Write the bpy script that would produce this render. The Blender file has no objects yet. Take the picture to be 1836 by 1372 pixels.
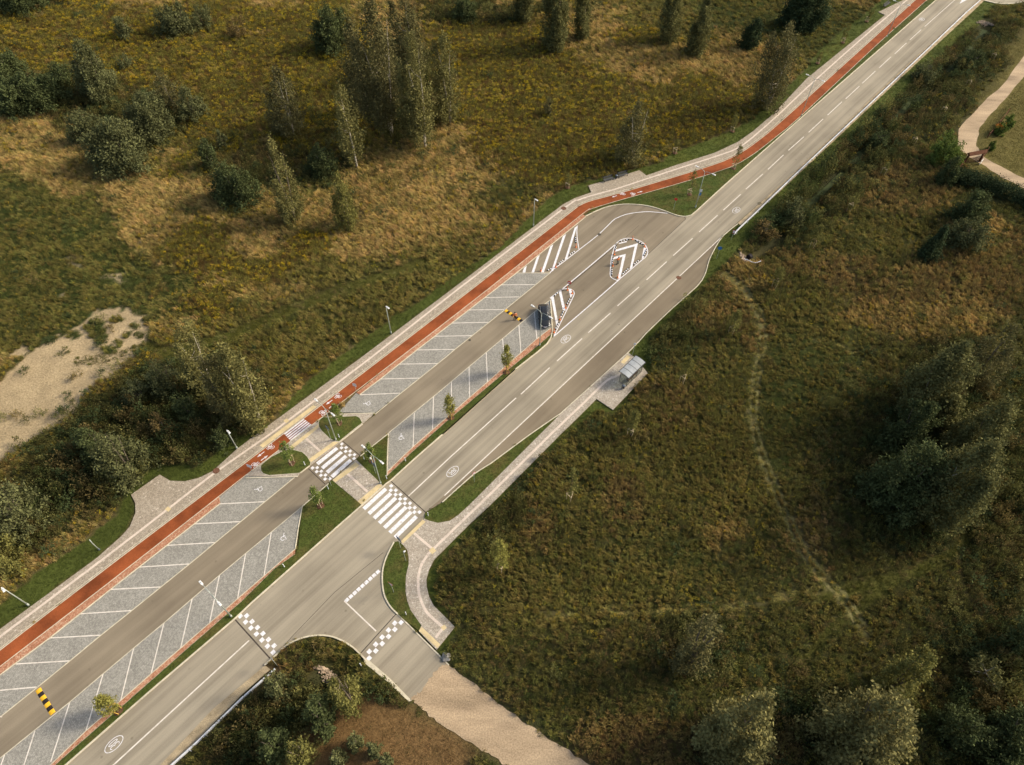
import bpy, bmesh, math, random
import numpy as np
from mathutils import Vector, Matrix
random.seed(7); np.random.seed(7)
R = math.radians
sc = bpy.context.scene
C = sc.collection

# ------------------------------------------------------------------ camera
FPX, PITCH, ROLL, YAW, CAMH = 1251.05, R(37.3628), R(0.8645), R(40.9303), 85.0
CX, CY = 918.0, 686.0
cp, sp_ = math.cos(PITCH), math.sin(PITCH); cr, sr = math.cos(ROLL), math.sin(ROLL)
RM = np.array([[1,0,0],[0,cp,-sp_],[0,sp_,cp]]) @ np.array([[cr,-sr,0],[sr,cr,0],[0,0,1]])
cam = bpy.data.cameras.new('camera'); camo = bpy.data.objects.new('camera', cam); C.objects.link(camo)
m = Matrix([list(r)+[0] for r in RM]+[[0,0,0,1]]); m.translation = (0,0,CAMH)
camo.matrix_world = m
cam.sensor_width = 36.0; cam.lens = FPX/1836*36.0; cam.clip_start = 0.5; cam.clip_end = 6000
sc.camera = camo

# ------------------------------------------------------------------ light
SUN_EL, SUN_AZ = 34.0, 76.0            # azimuth clockwise from +Y
w = bpy.data.worlds.new('World'); sc.world = w; w.use_nodes = True
nt = w.node_tree; bg = nt.nodes['Background']
sky = nt.nodes.new('ShaderNodeTexSky'); sky.sky_type = 'NISHITA'; sky.sun_disc = False
sky.sun_elevation = R(SUN_EL); sky.sun_rotation = R(SUN_AZ); sky.dust_density = 4.0; sky.ozone_density = 0.4
nt.links.new(sky.outputs[0], bg.inputs[0]); bg.inputs[1].default_value = 0.165
sl = bpy.data.lights.new('sun', 'SUN'); sl.energy = 3.05; sl.angle = R(11); sl.color = (1.0, 0.915, 0.775)
so = bpy.data.objects.new('sun', sl); C.objects.link(so)
sd = Vector((math.cos(R(SUN_EL))*math.sin(R(SUN_AZ)), math.cos(R(SUN_EL))*math.cos(R(SUN_AZ)), math.sin(R(SUN_EL))))
so.rotation_euler = sd.to_track_quat('Z', 'Y').to_euler(); so.location = sd*300
sc.view_settings.view_transform = 'Standard'; sc.view_settings.look = 'None'
sc.view_settings.exposure = 0.33; sc.view_settings.gamma = 1.0

# ------------------------------------------------------------------ mapping photo measurements to the ground
def G(u, v, z=0.0):
    d = RM @ np.array([(u-CX)/FPX, -(v-CY)/FPX, -1.0]); t = (CAMH-z)/-d[2]
    return (d[0]*t, d[1]*t, z)
def W2P(x, y, z=0.0):
    p = np.stack([np.asarray(x, float), np.asarray(y, float), np.zeros_like(np.asarray(x, float))+z-CAMH])
    c = np.tensordot(RM.T, p, 1)
    return CX+FPX*c[0]/-c[2], CY-FPX*c[1]/-c[2]
def hgt(base, top, z0=0.0):
    """real height of a vertical thing measured from its foot and its top"""
    x, y, _ = G(*base, z0); best = (1e9, 1)
    for i in range(1, 700):
        z = z0+i*0.05; a, b = W2P(x, y, z); e = math.hypot(a-top[0], b-top[1])
        if e < best[0]: best = (e, z-z0)
    return best[1]
def mpp(u, v):
    a = G(u-1, v); b = G(u+1, v); return math.dist(a, b)/2
DD = Vector((math.sin(YAW), math.cos(YAW), 0)); QQ = Vector((math.cos(YAW), -math.sin(YAW), 0))   # along the road, across the road (to the right)

# ------------------------------------------------------------------ helpers
def tag(o, label=None, cat=None, group=None, kind=None):
    if label: o['label'] = label
    if cat: o['category'] = cat
    if group: o['group'] = group
    if kind: o['kind'] = kind
    return o
def thing(name, label, cat, loc=(0,0,0), rz=0, group=None):
    o = bpy.data.objects.new(name, None); C.objects.link(o); o.empty_display_size = 0.3
    o.location = loc; o.rotation_euler = (0,0,rz)
    return tag(o, label, cat, group)
def ob(name, mesh, mat=None, parent=None):
    if mat is not None and len(mesh.materials) == 0: mesh.materials.append(mat)
    o = bpy.data.objects.new(name, mesh); C.objects.link(o)
    if parent: o.parent = parent
    return o
def struct(name, mesh, mat, parent=None):
    o = ob(name, mesh, mat, parent)
    if not parent: o['kind'] = 'structure'
    return o
def copy_tree(root, loc, rz, label=None, group=None, scale=None):
    r = root.copy(); C.objects.link(r); r.location = loc; r.rotation_euler = (0,0,rz)
    if scale: r.scale = scale
    if label: r['label'] = label
    if group: r['group'] = group
    for ch in list(root.children):
        c = ch.copy(); C.objects.link(c); c.parent = r
        for g in ch.children:
            d = g.copy(); C.objects.link(d); d.parent = c
    return r
class MB:
    """collects boxes, tubes and sheets into one mesh"""
    def __init__(s): s.v = []; s.f = []; s.mi = []
    def add(s, vs, fs, mi=0):
        n = len(s.v); s.v += [tuple(v) for v in vs]; s.f += [tuple(i+n for i in f) for f in fs]; s.mi += [mi]*len(fs)
    def box(s, c, d, rz=0, mi=0, taper=1.0):
        hx, hy, hz = d[0]/2, d[1]/2, d[2]/2; ca, sa = math.cos(rz), math.sin(rz); vs = []
        for z in (-1, 1):
            t = taper if z > 0 else 1
            for x, y in ((-1,-1),(1,-1),(1,1),(-1,1)):
                X, Y = x*hx*t, y*hy*t; vs.append((c[0]+X*ca-Y*sa, c[1]+X*sa+Y*ca, c[2]+z*hz))
        s.add(vs, [(3,2,1,0),(4,5,6,7),(0,1,5,4),(1,2,6,5),(2,3,7,6),(3,0,4,7)], mi)
    def tube(s, pts, rad, n=8, mi=0):
        if not hasattr(rad, '__len__'): rad = [rad]*len(pts)
        pts = [Vector(p) for p in pts]; vs = []
        for i, p in enumerate(pts):
            t = (pts[min(i+1, len(pts)-1)]-pts[max(i-1, 0)]).normalized()
            a = t.orthogonal().normalized() if i == 0 else (a - t*a.dot(t)).normalized()
            b = t.cross(a)
            for k in range(n):
                an = 2*math.pi*k/n; vs.append(p+(a*math.cos(an)+b*math.sin(an))*rad[i])
        fs = []
        for i in range(len(pts)-1):
            for k in range(n): fs.append((i*n+k, i*n+(k+1)%n, (i+1)*n+(k+1)%n, (i+1)*n+k))
        fs.append(tuple(range(n))[::-1]); fs.append(tuple((len(pts)-1)*n+k for k in range(n)))
        s.add(vs, fs, mi)
    def mesh(s, name, smooth=False):
        me = bpy.data.meshes.new(name); me.from_pydata(s.v, [], s.f); me.update()
        if any(s.mi): me.polygons.foreach_set('material_index', s.mi)
        if smooth: me.polygons.foreach_set('use_smooth', [True]*len(me.polygons))
        return me
    def build(s, name, mat, parent=None, smooth=False):
        me = s.mesh(name, smooth)
        if isinstance(mat, (list, tuple)):
            for a in mat: me.materials.append(a)
            mat = None
        return ob(name, me, mat, parent)
def catmull(pts, n=5, closed=False):
    P = [Vector(p) for p in pts]; out = []; N = len(P)
    for i in range(N if closed else N-1):
        if closed: a, b, c, d = P[(i-1)%N], P[i], P[(i+1)%N], P[(i+2)%N]
        else: a, b, c, d = P[max(i-1,0)], P[i], P[i+1], P[min(i+2,N-1)]
        for k in range(n):
            t = k/n
            out.append(0.5*((2*b)+(c-a)*t+(2*a-5*b+4*c-d)*t*t+(3*b-a-3*c+d)*t**3))
    if not closed: out.append(P[-1])
    return out
def gp(pts, z): return [Vector(G(u, v, z)) for u, v in pts]
def slab_mesh(name, wp, z, depth=0.0):
    """filled polygon at height z (world points), with a skirt of the given depth"""
    bm = bmesh.new(); top = [bm.verts.new((p[0], p[1], z)) for p in wp]
    f = bm.faces.new(top); f.normal_update()
    if f.normal.z < 0: f.normal_flip()
    if depth:
        bot = [bm.verts.new((p[0], p[1], z-depth)) for p in wp]; n = len(top)
        for i in range(n): bm.faces.new((top[i], bot[i], bot[(i+1)%n], top[(i+1)%n]))
    bmesh.ops.triangulate(bm, faces=[f])
    me = bpy.data.meshes.new(name); bm.to_mesh(me); bm.free(); return me
def ribbon(mb, wp, w, z, h=0.0, closed=False, mi=0):
    """strip of width w along world points; top at z; h = thickness"""
    P = [Vector((p[0], p[1], 0)) for p in wp]; n = len(P); L, Rr = [], []
    for i in range(n):
        if closed: t = P[(i+1)%n]-P[(i-1)%n]
        else: t = P[min(i+1,n-1)]-P[max(i-1,0)]
        t.normalize(); s = Vector((-t.y, t.x, 0))*w/2
        L.append(P[i]+s); Rr.append(P[i]-s)
    vs = [(p.x,p.y,z) for p in L]+[(p.x,p.y,z) for p in Rr]; fs = []
    m_ = n if closed else n-1
    for i in range(m_):
        j = (i+1)%n; fs.append((n+i, n+j, j, i))
    if h:
        vs += [(p.x,p.y,z-h) for p in L]+[(p.x,p.y,z-h) for p in Rr]
        for i in range(m_):
            j = (i+1)%n; fs.append((i, j, 2*n+j, 2*n+i)); fs.append((n+j, n+i, 3*n+i, 3*n+j))
        if not closed: fs.append((0, 2*n, 3*n, n)); fs.append((n-1, 2*n-1, 4*n-1, 3*n-1))
    mb.add(vs, fs, mi)
def sub(p, k=6):
    out = []
    for a, b in zip(p[:-1], p[1:]):
        for i in range(k): out.append(a+(b-a)*i/k)
    return out+[p[-1]]

# ------------------------------------------------------------------ materials
def mat(name, col, rough=0.85, var=0.15, scale=3.0, rot=0.0, stretch=(1,1,1), bump=0.0, bscale=20.0, metal=0.0, spec=0.12, detail=6.0, cols=None, fine=0.0, fscale=14.0):
    """procedural surface: base colour varied by one broad and one fine noise"""
    M_ = bpy.data.materials.new(name); M_.use_nodes = True; N = M_.node_tree.nodes; L = M_.node_tree.links
    b = N['Principled BSDF']; b.inputs['Roughness'].default_value = rough; b.inputs['Metallic'].default_value = metal
    b.inputs['Specular IOR Level'].default_value = spec
    tc = N.new('ShaderNodeTexCoord'); mp = N.new('ShaderNodeMapping'); mp.inputs['Rotation'].default_value = (0,0,rot); mp.inputs['Scale'].default_value = stretch
    L.new(tc.outputs['Object'], mp.inputs[0])
    no = N.new('ShaderNodeTexNoise'); no.inputs['Scale'].default_value = scale; no.inputs['Detail'].default_value = detail; no.inputs['Roughness'].default_value = 0.6
    L.new(mp.outputs[0], no.inputs['Vector'])
    rp = N.new('ShaderNodeValToRGB'); L.new(no.outputs['Fac'], rp.inputs[0])
    cols = cols or [tuple(c*(1-var*1.6) for c in col), col, tuple(min(1, c*(1+var*1.3)) for c in col)]
    e = rp.color_ramp.elements; e[0].position = 0.3; e[0].color = (*cols[0],1); e[1].position = 0.72; e[1].color = (*cols[-1],1)
    for i, c in enumerate(cols[1:-1]):
        x = e.new(0.3+0.42*(i+1)/(len(cols)-1)); x.color = (*c,1)
    out = rp.outputs[0]
    if fine:
        n2 = N.new('ShaderNodeTexNoise'); n2.inputs['Scale'].default_value = fscale; n2.inputs['Detail'].default_value = 3; L.new(tc.outputs['Object'], n2.inputs['Vector'])
        mr = N.new('ShaderNodeMapRange'); mr.inputs[1].default_value = 0.35; mr.inputs[2].default_value = 0.65; mr.inputs[3].default_value = 1-fine; mr.inputs[4].default_value = 1+fine
        L.new(n2.outputs['Fac'], mr.inputs[0])
        vm = N.new('ShaderNodeVectorMath'); vm.operation = 'SCALE'; L.new(out, vm.inputs[0]); L.new(mr.outputs[0], vm.inputs['Scale']); out = vm.outputs[0]
    L.new(out, b.inputs['Base Color'])
    if bump:
        nb = N.new('ShaderNodeTexNoise'); nb.inputs['Scale'].default_value = bscale; nb.inputs['Detail'].default_value = 4; L.new(tc.outputs['Object'], nb.inputs['Vector'])
        bp = N.new('ShaderNodeBump'); bp.inputs['Strength'].default_value = bump; bp.inputs['Distance'].default_value = 0.05
        L.new(nb.outputs['Fac'], bp.inputs['Height']); L.new(bp.outputs[0], b.inputs['Normal'])
    M_['out'] = 1
    return M_
ROT = YAW - math.pi/2   # brings the road direction onto local x
def asphalt(name, col, dark, streak=0.5):
    """pale worn asphalt: wheel bands along the road, blotches, grit, fine cracks"""
    M_ = bpy.data.materials.new(name); M_.use_nodes = True; N = M_.node_tree.nodes; L = M_.node_tree.links
    b = N['Principled BSDF']; b.inputs['Roughness'].default_value = 0.9; b.inputs['Specular IOR Level'].default_value = 0.1
    tc = N.new('ShaderNodeTexCoord')
    vr = N.new('ShaderNodeVectorRotate'); vr.rotation_type = 'Z_AXIS'; vr.inputs['Angle'].default_value = -(math.pi/2-YAW); L.new(tc.outputs['Object'], vr.inputs['Vector'])
    mp = N.new('ShaderNodeMapping'); mp.inputs['Scale'].default_value = (0.022, 1.0, 1); L.new(vr.outputs[0], mp.inputs[0])
    n1 = N.new('ShaderNodeTexNoise'); n1.inputs['Scale'].default_value = 0.9; n1.inputs['Detail'].default_value = 5; n1.inputs['Roughness'].default_value = 0.62; L.new(mp.outputs[0], n1.inputs['Vector'])
    n2 = N.new('ShaderNodeTexNoise'); n2.inputs['Scale'].default_value = 0.09; n2.inputs['Detail'].default_value = 5; L.new(tc.outputs['Object'], n2.inputs['Vector'])
    n3 = N.new('ShaderNodeTexNoise'); n3.inputs['Scale'].default_value = 9; n3.inputs['Detail'].default_value = 4; n3.inputs['Roughness'].default_value = 0.75; L.new(tc.outputs['Object'], n3.inputs['Vector'])
    a1 = N.new('ShaderNodeMath'); a1.operation = 'MULTIPLY_ADD'; a1.inputs[1].default_value = streak; L.new(n1.outputs['Fac'], a1.inputs[0])
    a2 = N.new('ShaderNodeMath'); a2.operation = 'MULTIPLY'; a2.inputs[1].default_value = 1-streak; L.new(n2.outputs['Fac'], a2.inputs[0]); L.new(a2.outputs[0], a1.inputs[2])
    rp = N.new('ShaderNodeValToRGB'); e = rp.color_ramp.elements; e[0].position = 0.38; e[0].color = (*dark,1); e[1].position = 0.6; e[1].color = (*col,1); L.new(a1.outputs[0], rp.inputs[0])
    mr = N.new('ShaderNodeMapRange'); mr.inputs[1].default_value = 0.3; mr.inputs[2].default_value = 0.7; mr.inputs[3].default_value = 0.9; mr.inputs[4].default_value = 1.08; L.new(n3.outputs['Fac'], mr.inputs[0])
    vm = N.new('ShaderNodeVectorMath'); vm.operation = 'SCALE'; L.new(rp.outputs[0], vm.inputs[0]); L.new(mr.outputs[0], vm.inputs['Scale'])
    # oil drips and small dark spots
    vo = N.new('ShaderNodeTexVoronoi'); vo.inputs['Scale'].default_value = 0.42; L.new(tc.outputs['Object'], vo.inputs['Vector'])
    lt = N.new('ShaderNodeMapRange'); lt.inputs[1].default_value = 0.03; lt.inputs[2].default_value = 0.09; lt.inputs[3].default_value = 0.72; lt.inputs[4].default_value = 1.0; L.new(vo.outputs['Distance'], lt.inputs[0])
    v2 = N.new('ShaderNodeVectorMath'); v2.operation = 'SCALE'; L.new(vm.outputs[0], v2.inputs[0]); L.new(lt.outputs[0], v2.inputs['Scale'])
    L.new(v2.outputs[0], b.inputs['Base Color'])
    bp = N.new('ShaderNodeBump'); bp.inputs['Strength'].default_value = 0.25; bp.inputs['Distance'].default_value = 0.02; L.new(n3.outputs['Fac'], bp.inputs['Height']); L.new(bp.outputs[0], b.inputs['Normal'])
    return M_
def paving(name, cols, size=0.14, spots=None, joint=0.75, patch=0.3):
    """small setts: one tone per sett, darker joints, odd pale setts, broad patches"""
    M_ = bpy.data.materials.new(name); M_.use_nodes = True; N = M_.node_tree.nodes; L = M_.node_tree.links
    b = N['Principled BSDF']; b.inputs['Roughness'].default_value = 0.88; b.inputs['Specular IOR Level'].default_value = 0.1
    tc = N.new('ShaderNodeTexCoord')
    vr = N.new('ShaderNodeVectorRotate'); vr.rotation_type = 'Z_AXIS'; vr.inputs['Angle'].default_value = -(math.pi/2-YAW); L.new(tc.outputs['Object'], vr.inputs['Vector'])
    vo = N.new('ShaderNodeTexVoronoi'); vo.inputs['Scale'].default_value = 1/size; vo.inputs['Randomness'].default_value = 0.55; L.new(vr.outputs[0], vo.inputs['Vector'])
    sx = N.new('ShaderNodeSeparateColor'); L.new(vo.outputs['Color'], sx.inputs[0])
    no = N.new('ShaderNodeTexNoise'); no.inputs['Scale'].default_value = 0.5; no.inputs['Detail'].default_value = 6; L.new(tc.outputs['Object'], no.inputs['Vector'])
    n4 = N.new('ShaderNodeTexNoise'); n4.inputs['Scale'].default_value = 2.6; n4.inputs['Detail'].default_value = 4; L.new(tc.outputs['Object'], n4.inputs['Vector'])
    m1 = N.new('ShaderNodeMath'); m1.operation = 'MULTIPLY_ADD'; m1.inputs[1].default_value = patch; L.new(no.outputs['Fac'], m1.inputs[0])
    m2 = N.new('ShaderNodeMath'); m2.operation = 'MULTIPLY_ADD'; m2.inputs[1].default_value = 0.5-patch/2; L.new(sx.outputs[0], m2.inputs[0])
    m3 = N.new('ShaderNodeMath'); m3.operation = 'MULTIPLY'; m3.inputs[1].default_value = 0.5-patch/2; L.new(n4.outputs['Fac'], m3.inputs[0]); L.new(m3.outputs[0], m2.inputs[2]); L.new(m2.outputs[0], m1.inputs[2])
    rp = N.new('ShaderNodeValToRGB'); e = rp.color_ramp.elements; e[0].position = 0.3; e[0].color = (*cols[0],1); e[1].position = 0.7; e[1].color = (*cols[-1],1)
    for i, c in enumerate(cols[1:-1]):
        x = e.new(0.3+0.4*(i+1)/(len(cols)-1)); x.color = (*c,1)
    L.new(m1.outputs[0], rp.inputs[0]); out = rp.outputs[0]
    jt = N.new('ShaderNodeMapRange'); jt.inputs[1].default_value = 0.35; jt.inputs[2].default_value = 0.62; jt.inputs[3].default_value = 1.0; jt.inputs[4].default_value = joint; L.new(vo.outputs['Distance'], jt.inputs[0])
    vm = N.new('ShaderNodeVectorMath'); vm.operation = 'SCALE'; L.new(out, vm.inputs[0]); L.new(jt.outputs[0], vm.inputs['Scale']); out = vm.outputs[0]
    if spots:
        v3 = N.new('ShaderNodeTexVoronoi'); v3.inputs['Scale'].default_value = 1.5; L.new(tc.outputs['Object'], v3.inputs['Vector'])
        s3 = N.new('ShaderNodeMapRange'); s3.inputs[1].default_value = 0.13; s3.inputs[2].default_value = 0.2; s3.inputs[3].default_value = 0.8; s3.inputs[4].default_value = 0.0; L.new(v3.outputs['Distance'], s3.inputs[0])
        mx = N.new('ShaderNodeMix'); mx.data_type = 'RGBA'; L.new(s3.outputs[0], mx.inputs['Factor']); L.new(out, mx.inputs['A']); mx.inputs['B'].default_value = (*spots,1); out = mx.outputs['Result']
    L.new(out, b.inputs['Base Color'])
    bp = N.new('ShaderNodeBump'); bp.inputs['Strength'].default_value = 0.4; bp.inputs['Distance'].default_value = 0.01; bp.invert = True; L.new(vo.outputs['Distance'], bp.inputs['Height']); L.new(bp.outputs[0], b.inputs['Normal'])
    return M_
def leafmat(name, col, tint=False, trans=0.25, rough=0.65):
    """foliage: per-leaf tone from the mesh, some light passing through; tint comes from the scattered plant"""
    M_ = bpy.data.materials.new(name); M_.use_nodes = True; N = M_.node_tree.nodes; L = M_.node_tree.links
    b = N['Principled BSDF']; b.inputs['Roughness'].default_value = 0.85; b.inputs['Specular IOR Level'].default_value = 0.06
    at = N.new('ShaderNodeAttribute'); at.attribute_name = 'tone'
    if tint:
        ti = N.new('ShaderNodeAttribute'); ti.attribute_type = 'INSTANCER'; ti.attribute_name = 'tint'
        vm = N.new('ShaderNodeVectorMath'); vm.operation = 'MULTIPLY'; L.new(ti.outputs['Color'], vm.inputs[0]); L.new(at.outputs['Color'], vm.inputs[1])
    else:
        vm = N.new('ShaderNodeVectorMath'); vm.operation = 'MULTIPLY'; vm.inputs[0].default_value = col; L.new(at.outputs['Color'], vm.inputs[1])
    L.new(vm.outputs[0], b.inputs['Base Color'])
    tr = N.new('ShaderNodeBsdfTranslucent'); L.new(vm.outputs[0], tr.inputs['Color'])
    mx = N.new('ShaderNodeMixShader'); mx.inputs[0].default_value = trans
    L.new(b.outputs[0], mx.inputs[1]); L.new(tr.outputs[0], mx.inputs[2]); L.new(mx.outputs[0], N['Material Output'].inputs['Surface'])
    return M_
M = {}
M['road'] = asphalt('pale_asphalt', (0.352,0.305,0.22), (0.215,0.184,0.132), 0.6)
M['lane'] = asphalt('grey_asphalt', (0.262,0.216,0.148), (0.175,0.142,0.097), 0.5)
M['bay'] = asphalt('brown_asphalt', (0.245,0.198,0.132), (0.17,0.135,0.09), 0.4)
M['white'] = mat('white_road_paint', (0.72,0.70,0.69), scale=3.5, fine=0.07, fscale=12, cols=[(0.5,0.47,0.43),(0.70,0.68,0.67),(0.76,0.745,0.74)])
M['cream'] = mat('cream_road_paint', (0.66,0.60,0.51), scale=1.8, fine=0.08, cols=[(0.50,0.44,0.35),(0.66,0.60,0.51),(0.72,0.66,0.57)])
M['seam'] = mat('dark_sealant', (0.07,0.055,0.045), var=0.2)
M['red'] = mat('red_asphalt', (0.245,0.066,0.021), var=0.24, scale=0.3, fine=0.1, fscale=7, bump=0.2, bscale=30)
M['path'] = paving('beige_setts', [(0.30,0.248,0.18),(0.38,0.318,0.232),(0.45,0.385,0.29)], 0.16, spots=(0.56,0.48,0.38))
M['plaza'] = paving('pinkish_setts', [(0.34,0.285,0.215),(0.43,0.37,0.285),(0.50,0.44,0.345)], 0.16, spots=(0.6,0.52,0.43))
M['stall'] = paving('grey_setts', [(0.24,0.226,0.188),(0.305,0.288,0.24),(0.375,0.354,0.298)], 0.15, joint=0.75, patch=0.36)
M['brick'] = paving('terracotta_setts', [(0.33,0.135,0.07),(0.45,0.22,0.125),(0.57,0.36,0.23)], 0.14, patch=0.4)
M['kerb'] = mat('cream_concrete', (0.56,0.5,0.36), var=0.14, scale=1.2, fine=0.1)
M['guide'] = mat('pale_guide_tiles', (0.60,0.50,0.40), var=0.08, scale=1.0, fine=0.1, fscale=8)
M['yellow'] = mat('yellow_tactile_tiles', (0.58,0.46,0.25), var=0.12, scale=1.0, fine=0.1, fscale=9)
M['gravel'] = mat('pale_gravel', (0.37,0.29,0.175), var=0.22, scale=0.8, fine=0.2, fscale=9, bump=0.6, bscale=14)
M['dirt'] = mat('sandy_dirt', (0.40,0.295,0.18), var=0.24, scale=0.35, rot=R(30), stretch=(0.25,1,1), fine=0.2, fscale=6, bump=0.6, bscale=8)
M['soil'] = mat('brown_soil', (0.10,0.055,0.03), var=0.3, scale=3)
M['water'] = mat('duckweed_water', (0.055,0.068,0.026), spec=0.05, rough=0.75, var=0.35, scale=0.5, fine=0.25, fscale=12)
M['steel'] = mat('galvanised_steel', (0.70,0.70,0.68), rough=0.5, metal=0.1, var=0.08)
M['pole'] = mat('grey_painted_pole', (0.40,0.43,0.37), rough=0.5, metal=0.3, var=0.08)
M['lampw'] = mat('white_lamp_housing', (0.72,0.71,0.66), rough=0.4, var=0.03)
M['panel'] = mat('grey_blue_metal', (0.16,0.19,0.22), rough=0.45, metal=0.4, var=0.2)
M['signw'] = mat('white_sign_face', (0.78,0.78,0.78), rough=0.4, var=0.02)
M['signr'] = mat('red_sign_face', (0.62,0.06,0.045), rough=0.4, var=0.03)
M['signb'] = mat('blue_sign_face', (0.06,0.2,0.48), rough=0.4, var=0.03)
M['orange'] = mat('orange_plastic', (0.80,0.20,0.045), rough=0.5, var=0.08)
M['black'] = mat('black_rubber', (0.025,0.022,0.022), rough=0.7, var=0.2)
M['amber'] = mat('yellow_rubber', (0.78,0.43,0.03), rough=0.6, var=0.12)
M['carp'] = mat('dark_grey_car_paint', (0.03,0.031,0.031), rough=0.25, metal=0.35, var=0.05, spec=0.6)
M['glass'] = mat('dark_window_glass', (0.02,0.024,0.024), rough=0.08, var=0.1, spec=0.8)
M['chrome'] = mat('chrome_trim', (0.75,0.75,0.72), rough=0.2, metal=0.9, var=0.02)
M['lightg'] = mat('headlamp_lens', (0.78,0.76,0.68), rough=0.15, var=0.03)
M['wood'] = mat('pale_stake_wood', (0.52,0.41,0.25), var=0.15, scale=4)
M['woody'] = mat('yellow_stake_wood', (0.60,0.38,0.08), var=0.12, scale=4)
M['brownw'] = mat('brown_stained_wood', (0.13,0.055,0.028), var=0.3, scale=3)
M['greyw'] = mat('dark_grey_slats', (0.085,0.085,0.08), var=0.2, scale=5)
M['bark'] = mat('grey_brown_bark', (0.16,0.13,0.095), var=0.3, scale=5, bump=0.5)
M['birchbark'] = mat('white_birch_bark', (0.52,0.47,0.37), var=0.0, scale=2.2, stretch=(1,1,0.5), cols=[(0.10,0.085,0.065),(0.42,0.37,0.28),(0.55,0.5,0.4)])
M['stone'] = mat('pale_field_stone', (0.38,0.29,0.20), var=0.35, scale=2.2, fine=0.2, fscale=5, bump=0.4)
M['ball'] = mat('grey_boulder', (0.30,0.28,0.24), var=0.25, scale=2, bump=0.6, bscale=6)
M['rust'] = mat('rusty_iron_cover', (0.15,0.075,0.045), var=0.3, scale=4)
M['iron'] = mat('dark_iron_cover', (0.085,0.075,0.055), var=0.3, scale=4)
M['poly'] = mat('translucent_roof_sheet', (0.33,0.345,0.34), rough=0.25, var=0.12, scale=1.2)
M['skin'] = mat('skin', (0.45,0.27,0.19), rough=0.6, var=0.05)
M['cloth'] = mat('dark_trousers_cloth', (0.022,0.024,0.03), var=0.2)
M['cloth2'] = mat('grey_green_trousers_cloth', (0.09,0.11,0.095), var=0.2)
M['hair'] = mat('dark_hair', (0.02,0.013,0.01), var=0.2)
M['bin'] = mat('dark_bin_metal', (0.07,0.065,0.06), rough=0.5, var=0.2)

# ------------------------------------------------------------------ numpy noise
_rt = np.random.RandomState(3).rand(256, 256)
def vnoise(x, y):
    xi = np.floor(x).astype(int); yi = np.floor(y).astype(int); fx = x-xi; fy = y-yi
    fx = fx*fx*(3-2*fx); fy = fy*fy*(3-2*fy)
    a = _rt[xi%256, yi%256]; b = _rt[(xi+1)%256, yi%256]; c = _rt[xi%256, (yi+1)%256]; d = _rt[(xi+1)%256, (yi+1)%256]
    return (a*(1-fx)+b*fx)*(1-fy)+(c*(1-fx)+d*fx)*fy
def fbm(x, y, s, o=4, seed=0):
    r = 0; a = 0.5; t = 0
    for k in range(o):
        r = r+a*vnoise(x*s+seed*17.3+k*31.7, y*s+seed*9.1+k*11.3); t += a; a *= 0.55; s *= 2.03
    return r/t
def inpoly(u, v, poly):
    r = np.zeros(u.shape, bool); n = len(poly)
    for i in range(n):
        x1, y1 = poly[i]; x2, y2 = poly[(i+1)%n]
        c = ((y1 > v) != (y2 > v))
        with np.errstate(divide='ignore', invalid='ignore'):
            r ^= c & (u < (x2-x1)*(v-y1)/((y2-y1) if y2 != y1 else 1e-9)+x1)
    return r
def dseg(x, y, line):
    d = np.full(x.shape, 1e9)
    for (x1, y1), (x2, y2) in zip(line[:-1], line[1:]):
        L2 = (x2-x1)**2+(y2-y1)**2; t = np.clip(((x-x1)*(x2-x1)+(y-y1)*(y2-y1))/L2, 0, 1)
        d = np.minimum(d, np.hypot(x-x1-t*(x2-x1), y-y1-t*(y2-y1)))
    return d

# ------------------------------------------------------------------ outlines measured on the photograph, laid on the ground
road_left_low = [(60,1422),(117,1372),(270,1238),(421,1109),(449.3,1082),(600,948.4),(648,906.3),(688,871),(699.7,862)]
road_left_mid = [(699.7,862),(747,819),(793,779),(924,662),(963.7,630.5),(993.4,602.8),(1060,545),(1111.5,500),(1161.8,456),(1229.6,392.8)]
road_left_up = [(1229.8,387.8),(1239.3,385.6),(1249,377.7),(1300,331),(1440,208),(1678,0),(1740,-55)]
bend_low = [(473.8,1192.4),(490,1178.7),(506.6,1162.3),(528.5,1148.6),(553,1141),(575,1139),(596.8,1141.8),(618.7,1151.4),(637.8,1165),(655.6,1182.8),(736.3,1258)]
bend_up = [(804.6,1192.4),(713,1100.8),(700.7,1088.5),(689.8,1069.3),(685.7,1047.5),(685.7,1025.6),(689.8,1006.5),(698,987.3),(706.3,972),(719.4,974),(761.2,930),(762,919.4)]
taper = [(762,919.4),(793,900.5),(849,850.5),(880,830.8),(950,779),(1005,741.3),(1126,632),(1158,598),(1206,552),(1250,513),(1263,494),(1267.4,482),(1272,465),(1284.4,440.6),(1298,421.4),(1322.7,401)]
road_right_up = [(1322.7,399),(1400,331),(1505,232),(1560,178.5),(1640,104),(1742,10),(1790,-35)]
white_right = [(796.8,888.7),(1298,421)]
aisle_l = [(0,1286),(68,1231.5),(125.3,1185),(179.7,1140),(234,1096.7),(287.5,1053.4),(339,1012),(432,935),(538,848),(566,827),(613,791),(673.4,742.8),(717.6,706),(800,640),(815,627),(904.6,556),(985.8,490)]
aisle_r = [(0,1359.5),(64,1307.7),(125.3,1258.7),(185,1208),(239.7,1162),(294,1117),(344.5,1073.5),(393.5,1031.3),(486.5,954),(542,908),(587,867.4),(645,817),(696.9,775.9),(777.3,711),(841,657.5),(901.3,607),(958,559.4),(986.8,537.5)]
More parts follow.
